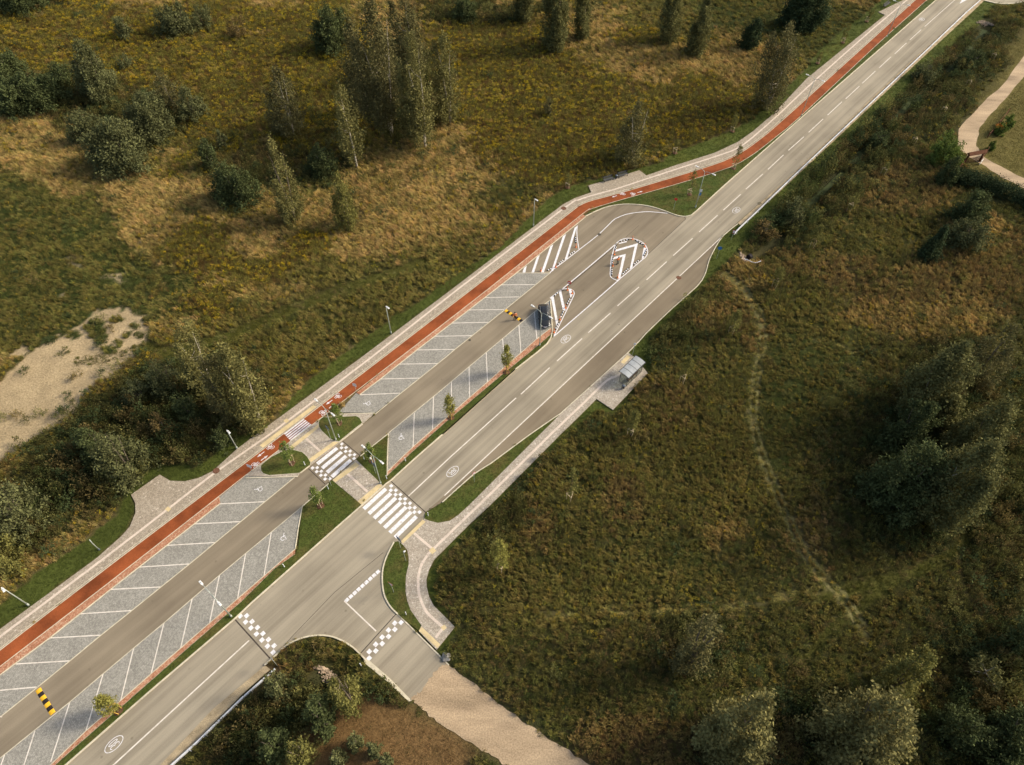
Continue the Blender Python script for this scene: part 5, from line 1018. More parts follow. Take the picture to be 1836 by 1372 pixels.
young((908,668),(906.5,622),21,'young tree in the strip nearest the parked car','yolive', wood='woody', dens=1.3); young((808.4,750),(804,712),21,'young tree in the middle of the right-hand parking strip','yolive', wood='woody', dens=1.3); young((213,1275),(183,1244),34,'young yellow-olive tree in the parking strip at lower left','yolive', wood='woody', dens=1.6)
for a in [((1018,337),(1018,318),8,'bare young tree near the single lamp on the upper verge'),((1210,275),(1210,258),8,'thin young tree on the verge just right of the benches'),((1236,349),(1243,307),14,'young tree in the grass wedge beside the tall lamp'),((1315,303),(1322,262),15,'young leafy tree between cycle path and road'),((1313,236),(1320,206),12,'young tree where the footpath starts to bend up'),((1466,114),(1474,92),10,'young tree on the upper verge, first past the airy tree'),((1511,77),(1518,45),12,'young tree on the upper verge, second past the airy tree'),((1554,39),(1562,8),12,'young tree on the upper verge, last before the top bench')]:
    young(*a, dens=.55, kind='olive', frame='two')
for i, (b_, t_, w_, dn, lb) in enumerate([((897.5,1024),(902,972),34,1.6,'staked young tree beside the curved footpath, nearest the side road'),((1020.5,898),(1030,842),16,.7,'second staked young tree from the side road'),((1129,782),(1136,738),24,1.1,'staked young tree right below the shelter platform'),((1222,688),(1230,640),22,1.1,'staked young tree right of the bus shelter'),((1309,600),(1320,556),24,1.0,'staked young tree below the wheel track'),((1387,516),(1394,478),20,.9,'staked young tree right of the stone culvert'),((1455,444),(1468,404),22,1.1,'staked young tree in the brown scrub above the culvert'),((1521,380),(1530,345),16,.8,'staked young tree opposite the speed ring'),((1580.5,316),(1586,290),12,.7,'staked young tree in the middle of the ditch belt'),((1635,261),(1640,240),12,.4,'staked young tree left of the bright green bush'),((1688,206),(1692,190),8,.2,'staked young tree left of the dirt lane'),((1732.5,158),(1738,138),10,.4,'staked young tree near the duckweed water'),((1777,110),(1781,92),9,.2,'farthest staked young tree by the lane')]):
    young(b_, t_, w_, lb, 'olive' if i else 'yolive', group='staked trees in the right scrub', soil=False, dens=dn, z=-0.02)

# ------------------------------------------------------------------ street lamps
def lamp(base, top, label, heads='double', z=Z_LAWN, group='street lamps', band=None):
    x, y, _ = G(*base, z); H = hgt(base, top, z); o = thing('street_lamp', label, 'street lamp', (x, y, z), -YAW, group)   # local x runs across the road
    mb = MB(); mb.tube([(0,0,-.1),(0,0,H*.5),(0,0,H-.35)], [.085,.065,.05], 10); mb.tube([(0,0,-.1),(0,0,.45)], [.13,.12], 10); mb.build('pole', M['pole'], o, True)
    hs = (-1, 1) if heads == 'double' else (heads,)
    for s in hs:
        if heads == 'double':
            mb = MB(); mb.tube([(0,0,H-.45),(s*.25,0,H-.12),(s*.8,0,H),(s*1.5,0,H+.04)], [.045,.04,.035,.03], 8); mb.build('arm', M['pole'], o, True); hx = s*1.85
        else: mb = MB(); mb.tube([(0,0,H-.4),(0,0,H-.05),(s*.3,0,H+.02)], [.045,.04,.035], 8); mb.build('arm', M['pole'], o, True); hx = s*.5
        mb = MB(); mb.box((hx-s*.02,0,H+.07), (.62,.26,.09), 0, 0, .82); mb.box((hx-s*.38,0,H+.06), (.22,.12,.07)); h_ = mb.build('lamp_head', M['lampw'], o)
        mb = MB(); mb.box((hx,0,H+.015), (.46,.2,.02)); mb.build('lens', M['lightg'], h_)
        mb = MB(); mb.tube([(hx-s*.05,0,H+.1),(hx-s*.05,0,H+.16)], .04, 8); mb.build('sensor', M['panel'], h_)
    return o
lamp((414.9,1105.5),(376.6,1064),'double street lamp standing between lower road and parking bays')
lamp((967.4,619.5),(971.3,559.4),'double street lamp whose pole crosses in front of the parked car')
lg = lamp((602.3,788.7),(583.7,729.7),'double street lamp on the right oval grass island by the cycle crossing', z=Z_PATH+.01)
li = lamp((682.5,866.9),(666.1,815.3),'double street lamp on the triangular lawn at the zebra crossing')
ld = lamp((1246.7,372.2),(1264.5,306),'double street lamp in the grass wedge beside the turning loop')
lamp((1436.3,208.1),(1461.5,140),'double street lamp by the cycle path in front of the airy tree'); lamp((1590,66),(1617,6),'double street lamp nearest the top bench')
lamp((51.7,1085.2),(2.7,1054.5),'single street lamp on the grass at the left frame edge', 1, .0,'small path lamps'); lamp((425.2,804),(406,772),'small street lamp on the verge between rest area and cycle crossing', 1, .0,'small path lamps')
lamp((701.2,597.6),(695,549),'small street lamp on the verge halfway along the upper parking', 1, .0,'small path lamps'); lamp((956.4,405),(959.7,357.2),'small street lamp on the verge near the upper end of the parking', 1, .0,'small path lamps')
x, y, _ = G(178,985.5); H = hgt((178,985.5),(160.6,969)); o = thing('street_lamp', 'slim bent lamp pole without head on the verge below the rest area', 'street lamp', (x,y,0), 0, 'small path lamps'); mb = MB(); mb.tube([(0,0,-.1),(0,0,H*.7),(-.05,.12,H)], [.07,.06,.05], 8); mb.build('pole', M['pole'], o, True); mb = MB(); mb.tube([(0,0,-.1),(0,0,.25)], .12, 8); mb.build('foot', M['panel'], o)

# ------------------------------------------------------------------ signs and posts
def post(base, top, name='sign_post', label='', cat='sign', z=Z_LAWN, r=.03, group=None, m='pole', H=None):
    x, y, _ = G(*base, z); H = H or hgt(base, top, z); o = thing(name, label, cat, (x,y,z), 0, group); mb = MB(); mb.tube([(0,0,-.1),(0,0,H)], r, 8); mb.build('post', M[m], o); return o, H
def plate(o, H, face, shape, w, h, m, name='panel', back='panel', border=None):
    """thin plate with normal facing azimuth `face` (unit vector)"""
    f = Vector(face).normalized(); rt = Vector((-f.y, f.x, 0)); P_ = {'rect':[(-1,-1),(1,-1),(1,1),(-1,1)],'tri':[(-1,1),(1,1),(0,-1)],'round':[(math.cos(6.283*k/18), math.sin(6.283*k/18)) for k in range(18)],'dia':[(0,-1),(1,0),(0,1),(-1,0)]}[shape]
    def mk(off, k, mm, nm, par, thick=.012):
        mb = MB(); n = len(P_); c = Vector((0,0,H))+f*off; vs = [c+rt*x*w/2*k+Vector((0,0,y*h/2*k)) for x, y in P_]; mb.add(vs+[v-f*thick for v in vs], [tuple(range(n)), tuple(range(2*n-1, n-1, -1))]+[(i, i+n, (i+1)%n+n, (i+1)%n) for i in range(n)]); return mb.build(nm, M[mm], par)
    b_ = mk(.045, 1, border or m, name, o)
    if border: mk(.052, .74, m, 'sign_face', b_, .006)
    mk(.03, .97, back, 'back_plate', b_, .004); return b_
s, H = post((452,845),(449,834),'cycle_sign','white route panel on a short post left of the left oval island'); plate(s, H, (-.3,-1,0),'rect',.7,.75,'signw')
s, H = post((638.8,701.5),(636,689),'cycle_sign','white route panel on a post at the corner of the upper parking bays'); plate(s, H-.1, (-.3,-1,0),'rect',.6,.7,'signw')
FD = tuple(DD); BD = tuple(-DD)
s, H = post((673.6,849),(661,824),'pedestrian_sign','crossing beacon post with white lamp and grey panel back on the triangular lawn'); plate(s, H*.62, FD,'rect',.7,.9,'signb'); mb = MB(); mb.tube([(-.1,0,H),(-.1,0,H+.22)], [.13,.1], 10); mb.build('beacon', M['lampw'], s)
s, H = post((718.5,982.8),(714,966),'pedestrian_sign','crossing sign seen from behind at the lower end of the zebra crossing'); plate(s, H, FD,'rect',.75,.8,'signb')
s, H = post((727.8,1006),(724.5,989),'bollard_light','short post with white globe beside the curved footpath','lamp'); mb = MB(); mb.tube([(0,0,H-.02),(0.1,0,H+.05),(.25,.1,H+.12)], [.07,.13,.07], 10); mb.build('globe', M['lampw'], s)
s, H = post((706,1062),(701,1048),'give_way_sign','give way triangle sign at the mouth of the side road'); plate(s, H, (-.5,-.85,0),'tri',.85,.75,'signw',border='signr')
s, H = post((850.6,864.5),(849.6,848),'warning_sign','thin sign with red edge on the grass right of the speed ring'); plate(s, H, (.55,-.83,0),'round',.5,.5,'signw',border='signr')
s, H = post((1284.8,463.7),(1291,445),'blue_sign','round blue sign at the end of the bus bay taper'); plate(s, H, (-.2,-1,0),'round',.75,.75,'signb')
s, H = post((1311,430),(1314,415),'warning_sign','small red and white sign at the start of the guardrail'); plate(s, H, (-.2,-1,0),'rect',.42,.8,'signw',border='signr')
s, H = post((1133.9,636.8),(1138.5,617.5),'bus_stop_pole','slim green bus stop pole just above the shelter', 'pole'); mb = MB(); mb.box((0,0,H+.1),(.35,.03,.4)); mb.build('panel', M['signw'], s)
s, H = post((1207.3,376.8),(1212,357),'no_entry_sign','red round sign on the tip of the grass wedge'); plate(s, H, (-.2,-1,0),'round',.6,.6,'signr')
s, H = post((1020,516),(1020.6,506.5),'no_entry_sign','red no entry sign with white bar at the tip of the small hatched island', z=0.0); b_ = plate(s, H, (-.2,-1,0),'round',.7,.7,'signr'); mb = MB(); mb.box((0,0,H),(.5,.012,.14)); k = mb.build('white_bar', M['signw'], b_); k.location = Vector((-.2,-1,0)).normalized()*.075
s, H = post((498.4,1194.6),(491.2,1179),'road_sign','sign post with grey panel back at the end of the lower checkered strip', z=0.0); plate(s, H, FD,'round',.6,.6,'signw')
s, H = post((593.8,870),(589,856),'road_sign','sign post below the left checkered strip of the aisle crossing'); plate(s, H, FD,'round',.5,.5,'signw')
s, H = post((594,789),(589,767),'pedestrian_sign','blue-backed crossing sign beside the lamp on the right oval island', z=Z_PATH+.01); plate(s, H, FD,'rect',.6,.7,'signb')
s, H = post((1252,359),(1255,341),'road_sign','white and blue sign cluster beside the tall lamp of the grass wedge'); plate(s, H, (-.3,-1,0),'rect',.55,.6,'signw'); plate(s, H-.8, (-.3,-1,0),'rect',.45,.6,'signb','lower_panel')
for i, (b_, lb) in enumerate([((547,834),'white marker post on the left oval island'),((608.4,784.5),'white marker post on the right oval island'),((653,823.5),'white marker post at the tip of the triangular lawn'),((589,877),'white marker post below the aisle crossing'),((767.8,924.5),'white marker post at the right end of the zebra crossing'),((728.3,1102),'white marker post at the side road kerb'),((647.5,1193.5),'white marker post in the scrub by the side road'),((693.5,858.5),'marker post at the tip of the terracotta strip'),((510,1016.5),'marker post beside the lower parking strip'),((727,826.5),'marker post beside the upper parking strip')]):
    s, H = post(b_, None,'marker_post',lb,'marker post', r=.055, group='white marker posts', m='signw', H=.85); mb = MB(); mb.tube([(0,0,.6),(0,0,.72)], .058, 8); mb.build('reflector', M['black'], s)
# ------------------------------------------------------------------ hatched island furniture
def chain(a, b, label):
    A = Vector(G(*a)); B = Vector(G(*b)); n = max(3, round((B-A).length/.26)); c = (A+B)/2; o = thing('rubber_kerb', label, 'kerb block', c, 0, 'black and white rubber kerbs'); d = (B-A)/n; rz = math.atan2(d.y, d.x)
    for k, nm in ((0,'black_block'),(1,'white_block')):
        mb = MB()
        for i in range(k, n, 2): p = A+d*(i+.5)-c; mb.box((p.x,p.y,.06),(d.length*.98,.17,.12), rz, 0, .8)
        mb.build(nm, M['black' if k == 0 else 'signw'], o)
Z1 = lambda pts: z9(9.145,980,410,pts); Z2 = lambda pts: z9(10.16,880,500,pts)
CH = [Z1(p) for p in ([(474,130),(482,240)],[(365,440),(460,375)],[(185,590),(285,510)],[(5,690),(80,660)],[(1195,215),(1350,180)],[(1455,190),(1590,270)],[(1640,340),(1595,450)],[(1520,515),(1425,600)],[(1350,650),(1245,750)],[(1145,290),(1125,360)],[(1095,480),(1075,570)],[(1072,650),(1070,775)])]+[Z2(p) for p in ([(1240,240),(1150,320)],[(1450,350),(1380,480)],[(1330,580),(1275,700)],[(1245,800),(1170,930)])]
CL_ = ['upright side of the striped triangle','lower side of the striped triangle, right piece','lower side of the striped triangle, middle piece','lower side of the striped triangle, left piece','top left curve of the teardrop island','top right curve of the teardrop island','right side of the teardrop island','lower right side of the teardrop island','lowest side of the teardrop island','left side of the teardrop island, top piece','left side of the teardrop island, middle piece','left side of the teardrop island, bottom piece','upper left side of the small island by the car','right side of the small island, top piece','right side of the small island, middle piece','right side of the small island, bottom piece']
for (a, b), l_ in zip(CH, CL_): chain(a, b, 'black and white rubber kerb on the '+l_)
CN = Z1([(480,305),(150,635),(1408,178),(1605,298),(1110,425),(1085,612),(1165,805)])+Z2([(1395,205),(1480,268),(1360,530),(1255,745),(1150,975)])+z9(13.06,920,390,[(650,1255)])
CNL = ['by the upright side of the striped triangle','at the foot of the long stripe in the triangle','on top of the teardrop island','at the right of the teardrop island','on the left of the teardrop island, upper one','on the left of the teardrop island, lower one','at the bottom tip of the teardrop island','on top of the small island by the car','at the right shoulder of the small island','halfway down the right side of the small island','low on the right side of the small island','at the bottom tip of the small island','at the lower left of the striped triangle']
for c, l_ in zip(CN, CNL):
    x, y, _ = G(*c); o = thing('orange_delineator','orange flexible post '+l_,'delineator',(x,y,0),0,'orange posts on the hatched islands'); mb = MB(); mb.tube([(0,0,0),(0,0,.06)], [.17,.13], 10); mb.build('base', M['orange'], o); mb = MB(); mb.tube([(0,0,.05),(0,0,.8)], [.085,.06], 10); mb.build('post', M['orange'], o)
    mb = MB(); mb.tube([(0,0,.5),(0,0,.6)], [.08,.078], 10); mb.build('reflector', M['signw'], o)
def bump(a, b, n, label):
    A = Vector(G(*a)); B = Vector(G(*b)); c = (A+B)/2; d = (B-A)/n; rz = math.atan2(d.y, d.x); o = thing('speed_bump', label, 'speed bump', c, rz, 'yellow and black speed bumps'); L_ = d.length
    for i in range(n):
        mb = MB(); x0 = (i-n/2)*L_+.01; x1 = x0+L_-.02; pr = [(-.3,.0),(-.2,.04),(-.08,.06),(.08,.06),(.2,.04),(.3,.0)]; vs = [(x0,y,z) for y, z in pr]+[(x1,y,z) for y, z in pr]
        mb.add(vs, [(k+1,k,k+6,k+7) for k in range(5)]+[(0,1,2,3,4,5),(11,10,9,8,7,6)]); mb.build('yellow_segment' if i % 2 == 0 else 'black_segment', M['amber' if i % 2 == 0 else 'black'], o)
bump((68,1236),(95,1280), 7, 'yellow and black speed bump across the aisle at lower left'); bump((906,556.5),(936,576), 8, 'yellow and black speed bump across the aisle under the standing worker')
# ------------------------------------------------------------------ guardrails
def guardrail(px, label, z0=-.1, zr=.62):
    wp = sub([Vector(G(u, v, zr)) for u, v in px], 5); c = wp[len(wp)//2].copy(); c.z = 0; o = thing('guardrail', label, 'guardrail', c, 0, 'steel guardrails'); prof = [(.06,-.15),(.12,-.09),(.07,-.02),(.07,.02),(.12,.09),(.06,.15)]; vs = []; n = len(wp)
    for i, p in enumerate(wp):
        t = (wp[min(i+1,n-1)]-wp[max(i-1,0)]); t.z = 0; t.normalize(); s_ = Vector((-t.y,t.x,0)); vs += [(p.x+s_.x*a-c.x, p.y+s_.y*a-c.y, p.z-.15+b) for a, b in prof]+[(p.x-s_.x*.09-c.x, p.y-s_.y*.09-c.y, p.z-.15+b) for b in (.15,-.15)]
    mb = MB(); mb.add(vs, [(i*8+k, (i+1)*8+k, (i+1)*8+(k+1)%8, i*8+(k+1)%8) for i in range(n-1) for k in range(8)]); mb.build('rail', M['steel'], o)
    tot = sum((b-a).length for a, b in zip(wp[:-1], wp[1:])); step = 2.0 if tot < 60 else 4.0; d = 0; nxt = 1.0
    for a, b in zip(wp[:-1], wp[1:]):
        L_ = (b-a).length
        while nxt < d+L_:
            p = a.lerp(b, (nxt-d)/L_); q_ = (b-a).normalized(); s_ = Vector((q_.y,-q_.x,0))*.13; m2 = MB(); m2.box((p.x+s_.x-c.x, p.y+s_.y-c.y, .2), (.1,.06,1.0), math.atan2(q_.y,q_.x)); m2.build('rail_post', M['steel'], o); nxt += step
        d += L_
guardrail([(262,1412),(307.7,1371),(352,1331),(433,1252),(487,1204),(493,1199)], 'steel guardrail beside the lower road at the bottom of the photo')
guardrail([(1316.5,418.8),(1325.3,409),(1356,380),(1417,321),(1528.6,215.4),(1666,85),(1733.8,20.5),(1754,3),(1790,-30)], 'long steel guardrail along the right side of the upper road')
# ------------------------------------------------------------------ bus shelter
A = Vector(G(1122.8,693,Z_PATH)); B = Vector(G(1149.6,667,Z_PATH)); F_ = Vector(G(1110.5,684,Z_PATH)); ax = (B-A).normalized(); L_ = (B-A).length; dp = (F_-A).length; ay = Vector((-ax.y, ax.x, 0)); c = (A+B)/2+ay*dp/2
sh = thing('bus_shelter','glass bus shelter with curved translucent roof on the paved platform','bus shelter',(c.x,c.y,Z_PATH),math.atan2(ax.y,ax.x)); hL, hD, HB, HF = L_/2, dp/2, 2.15, 2.35
mb = MB()
for x_ in (-hL, -hL/3, hL/3, hL):
    mb.box((x_,-hD,HB/2),(.06,.06,HB))
for x_ in (-hL, hL): mb.box((x_,hD,HF/2),(.06,.06,HF)); mb.box((x_,0,.05),(.05,dp-.06,.05)); mb.box((x_,0,HB-.05),(.05,dp-.06,.05))
mb.box((0,-hD,.08),(L_-.07,.05,.05)); mb.box((0,-hD,HB-.03),(L_-.07,.05,.05)); mb.build('frame', M['greyw'], sh)
gl = bpy.data.materials.new('clear_panel'); gl.use_nodes = True; N = gl.node_tree.nodes; g_ = N.new('ShaderNodeBsdfGlossy'); t_ = N.new('ShaderNodeBsdfTransparent'); x_ = N.new('ShaderNodeMixShader'); g_.inputs['Roughness'].default_value = .1; t_.inputs[0].default_value = (.82,.85,.83,1); x_.inputs[0].default_value = .12; gl.node_tree.links.new(t_.outputs[0], x_.inputs[1]); gl.node_tree.links.new(g_.outputs[0], x_.inputs[2]); gl.node_tree.links.new(x_.outputs[0], N['Material Output'].inputs['Surface'])
for i in range(3): mb = MB(); mb.box((-hL+L_*(i+.5)/3,-hD,HB/2+.05),(L_/3-.08,.012,HB-.3)); mb.build('glass_panel', gl, sh)
for x_ in (-hL, hL): mb = MB(); mb.box((x_,0,HB/2+.05),(.012,dp-.1,HB-.3)); mb.build('glass_panel', gl, sh)
def roofprof(t): y = -hD-.22+(dp+.5)*t; return y, HB+.08+.34*math.sin(math.pi*(.12+.62*t))
mb = MB(); K = 12; vs = []
for i in range(K+1):
    y, z = roofprof(i/K); vs += [(-hL-.2,y,z),(hL+.2,y,z),(-hL-.2,y,z-.02),(hL+.2,y,z-.02)]
mb.add(vs, [f for i in range(K) for f in ((i*4,i*4+1,i*4+5,i*4+4),(i*4+3,i*4+2,i*4+6,i*4+7))]); mb.build('roof', M['poly'], sh, True)
for k in range(5):
    x_ = -hL-.2+(L_+.4)*k/4; mb = MB(); mb.tube([(x_,)+roofprof(i/K) for i in range(K+1)], .032, 6); mb.build('roof_rib', M['greyw'], sh)
for t in (0, 1): y, z = roofprof(t); mb = MB(); mb.box((0,y,z-.01),(L_+.46,.09,.1)); mb.build('roof_gutter', M['greyw'], sh)
bn = thing('bench','wooden seat inside the bus shelter','bench',tuple(Vector((c.x,c.y,Z_PATH))-ay*(hD-.42)),math.atan2(ax.y,ax.x)); mb = MB()
for k in range(4): mb.box((0,-.16+.11*k,.46),(L_*.62,.09,.035))
mb.build('seat', M['brownw'], bn)
mb = MB(); mb.box((0,-.26,.72),(L_*.62,.03,.3)); mb.build('backrest', M['brownw'], bn)
for x_ in (-L_*.25, L_*.25): mb = MB(); mb.box((x_,0,.22),(.05,.34,.44)); mb.build('leg', M['greyw'], bn)
def bin_(base, label, z=Z_PATH, r=.22, H=.8):
    x, y, _ = G(*base, z); o = thing('litter_bin', label, 'litter bin', (x,y,z), 0, 'litter bins'); mb = MB(); mb.tube([(0,0,.15),(0,0,H)], [r*.85, r], 12); mb.build('body', M['bin'], o, True); mb = MB(); mb.tube([(-r-.05,0,-.05),(-r-.05,0,H+.2)], .03, 6); mb.build('post', M['greyw'], o); mb = MB(); mb.tube([(0,0,H),(0,0,H+.06)], [r*1.08, r*.8], 12); mb.build('rim', M['panel'], o)
bin_((1117.3,697),'round dark litter bin beside the bus shelter'); bin_((1104.8,320.5),'litter bin between the two benches')
def bench(a, b, label, depth=.5):
    A = Vector(G(*a, Z_PATH)); B = Vector(G(*b, Z_PATH)); c = (A+B)/2; d = (B-A); L_ = d.length; o = thing('bench', label, 'bench', c, math.atan2(d.y, d.x), 'slatted benches'); mb = MB()
    for k in range(4): mb.box((0,.07+.13*k,.45),(L_,.11,.04))
    mb.build('seat', M['greyw'], o); mb = MB()
    for k in range(3): mb.box((0,.62+.03*k,.58+.13*k),(L_,.035,.11))
    mb.build('backrest', M['greyw'], o)
    for x_ in (-L_*.46, L_*.46): mb = MB(); mb.box((x_,.06,.21),(.07,.07,.42)); mb.box((x_,.58,.43),(.07,.07,.86)); mb.box((x_,.32,.41),(.07,.44,.05)); mb.build('leg', M['black'], o)
bench((1083,328),(1100,322.8),'left of the two dark slatted benches on the paved bay'); bench((1108.8,320.3),(1126,315.2),'right of the two dark slatted benches on the paved bay'); bench((1586,15),(1596,7.5),'dark bench on the small platform near the top of the photo')
x, y, _ = G(800.5,1179); o = bpy.data.meshes.new('boulder'); bm = bmesh.new(); bmesh.ops.create_icosphere(bm, subdivisions=3, radius=.55)
for v in bm.verts: v.co *= 1+.18*math.sin(v.co.x*7+1)*math.cos(v.co.y*6)+.08*math.sin(v.co.z*11); v.co.z *= .65
bm.to_mesh(o); bm.free(); o.polygons.foreach_set('use_smooth', [True]*len(o.polygons)); k = ob('boulder', o, M['ball']); k.location = (x,y,.12); tag(k,'grey rounded boulder at the corner of the side road','boulder')
# ------------------------------------------------------------------ stone culvert heads
def culvert(px, label, w_=1.3, n=170, pipe=None, zz=-.75):
    wp = catmull([Vector(G(*p)) for p in px], 6); c = wp[len(wp)//2].copy(); c.z = 0; o = thing('culvert_head', label, 'culvert', c); mb = MB(); r = random.Random(int(px[0][0]))
    cen = sum(wp, Vector())/len(wp); 
    for i in range(n):
        p = wp[r.randrange(len(wp))]+Vector((r.gauss(0,.1), r.gauss(0,.1), 0)); f = r.random(); q_ = p.lerp(cen, 0)-c; inw = (cen-p); inw = inw.normalized() if inw.length > 0 else inw; q_ = q_+inw*w_*f; s_ = r.uniform(.1,.22); mb.box((q_.x,q_.y,float(ground_h(q_.x+c.x, q_.y+c.y))+.08+r.uniform(0,.12)),(s_*1.2,s_,s_*.8), r.uniform(0,3), 0, .6)
    mb.build('stones', M['stone'], o)
    if pipe:
        P_ = Vector(G(*pipe[0], zz))-c; Q_ = Vector(G(*pipe[1], zz))-c; P_.z = Q_.z = zz+.1; mb = MB(); mb.tube([P_, P_.lerp(Q_, .5)], .5, 16); mb.build('pipe', M['black'], o)
culvert([(1327,446),(1329,458),(1334,465),(1342,468)], 'curved stone wall of the culvert below the guardrail end', 1.7, 330, ((1342,462),(1350,458)))
mb = MB(); c_ = catmull([Vector(G(*p)) for p in ((1334,465),(1341,467.5),(1347,470.5),(1355,472),(1364,469))], 4); c0 = c_[0].copy(); mb.tube([p-c0+Vector((0,0,.12)) for p in c_], .07, 6); k = mb.build('drain_hose', M['signw']); k.location = c0; tag(k, 'white curved hose lying at the edge of the stone culvert', 'hose')
culvert([(562,1196),(572,1193.5),(582,1196),(592,1202),(600,1211),(607,1221)], 'arc of reddish stones above the dark pipe mouth at the bottom', 1.3, 420, ((594,1222),(583,1236)), -.7)
culvert([(1751,40),(1757,37),(1766,37),(1776,40),(1784,44)], 'arc of pale stones at the head of the duckweed water', 1.8, 300, None, -.6)
# ------------------------------------------------------------------ gate and rail fence of the garden
def railfence(px, label, top=.0):
    wp = [Vector(G(*p)) for p in px]; c = wp[0].copy(); o = thing('rail_fence', label, 'fence', c, 0, 'brown rail fences'); 
    for a, b in zip(wp[:-1], wp[1:]):
        for h_ in (.45, 1.0): mb = MB(); d = b-a; m_ = (a+b)/2-c; mb.box((m_.x,m_.y,h_),(d.length,.09,.12), math.atan2(d.y,d.x)); mb.build('rail', M['brownw'], o)
    for p in wp: mb = MB(); q_ = p-c; mb.box((q_.x,q_.y,.55),(.14,.14,1.3)); mb.build('post', M['brownw'], o)
railfence([(1757,290),(1765,279),(1773,266)], 'brown rail fence between the gate and the slim shrub'); railfence([(1770,247),(1779,238),(1787,227),(1795,218),(1806,203)], 'brown rail fence running up beside the orange-flowered shrub'); railfence([(1703,326),(1711,315),(1719,304),(1727,294)], 'brown rail fence left of the garden gate')
A = Vector(G(1728,294)); B = Vector(G(1755,289)); c = (A+B)/2; d = B-A; L_ = d.length; o = thing('garden_gate','roofed brown wooden gate over the garden lane','gate',c,math.atan2(d.y,d.x))
for x_ in (-L_/2, L_/2): mb = MB(); mb.box((x_,0,1.15),(.25,.25,2.4)); mb.build('gate_post', M['brownw'], o)
mb = MB(); mb.add([(-L_/2-.3,-.45,2.2),(L_/2+.3,-.45,2.2),(L_/2+.3,0,2.75),(-L_/2-.3,0,2.75),(L_/2+.3,.45,2.2),(-L_/2-.3,.45,2.2),(-L_/2-.3,-.45,2.12),(L_/2+.3,-.45,2.12),(L_/2+.3,.45,2.12),(-L_/2-.3,.45,2.12)], [(0,1,2,3),(3,2,4,5),(6,9,8,7),(0,6,7,1),(5,4,8,9),(0,3,5,9,6),(1,7,8,4,2)]); mb.build('roof', M['brownw'], o)
mb = MB(); [mb.box((-L_/2+.2+(L_-.4)*k/9, -.02, .65),(.16,.05,1.2)) for k in range(10)]; mb.build('gate_leaf', M['brownw'], o)
mb = MB(); mb.box((L_/2-.4,-.9,.55),(.9,.08,.9), .5); mb.build('side_panel', M['lampw'], o)

# ------------------------------------------------------------------ parked car
cd = (Vector(G(962.6,607))-Vector(G(958,559))).normalized(); fr = Vector(G(977.5,590.5)); cc = fr-cd*2.36; cc.z = .016
car = thing('parked_car','dark grey hatchback parked alone in the last bay by the hatched island','car',cc,math.atan2(cd.y,cd.x))
def loft(mb, secs, cap=True):
    n = len(secs[0][1]); vs = []
    for x, ring in secs: vs += [(x, y, z) for y, z in ring]
    fs = [(i*n+k, i*n+(k+1)%n, (i+1)*n+(k+1)%n, (i+1)*n+k) for i in range(len(secs)-1) for k in range(n)]
    if cap: fs += [tuple(range(n))[::-1], tuple((len(secs)-1)*n+k for k in range(n))]
    mb.add(vs, fs)
def ring(pts): return [(y, z) for y, z in pts]+[(-y, z) for y, z in pts[::-1]]
mb = MB(); ST = [(-2.36,.72,.42,.92),(-2.28,.82,.30,.98),(-1.9,.90,.24,1.0),(-1.2,.925,.22,1.0),(0,.925,.22,.98),(.9,.92,.22,.97),(1.3,.91,.22,.95),(1.8,.88,.24,.88),(2.15,.8,.28,.78),(2.3,.68,.36,.66),(2.36,.55,.42,.58)]
loft(mb, [(x, ring([(w_*.84, zb), (w_, zb+.18), (w_*1.0, (zb+zt)/2), (w_*.97, zt-.12), (w_*.86, zt-.02), (w_*.5, zt+.02), (w_*.15, zt+.03)])) for x, w_, zb, zt in ST]); mb.build('body', M['carp'], car, True)
mb = MB(); CB = [(-2.22,.70,.62,.96,1.02),(-1.75,.76,.60,.96,1.42),(-1.2,.78,.60,.96,1.55),(-.4,.79,.61,.95,1.6),(.25,.79,.60,.95,1.55),(.45,.79,.6,.95,1.47),(1.28,.76,.66,.93,.99)]
loft(mb, [(x, ring([(wb, zb), ((wb+wt)/2, zb+(zt-zb)*.5), (wt, zb+(zt-zb)*.86), (wt*.88, zt-.01), (wt*.4, zt+.015)])) for x, wb, wt, zb, zt in CB]); mb.build('cabin', M['glass'], car, True)
mb = MB(); loft(mb, [(x, ring([(w_, z-.05), (w_*.94, z+.005), (w_*.5, z+.03)])) for x, w_, z in ((-1.7,.58,1.42),(-1.2,.6,1.545),(-.4,.605,1.6),(.2,.6,1.56),(.36,.58,1.51))]); mb.build('roof', M['carp'], car, True)
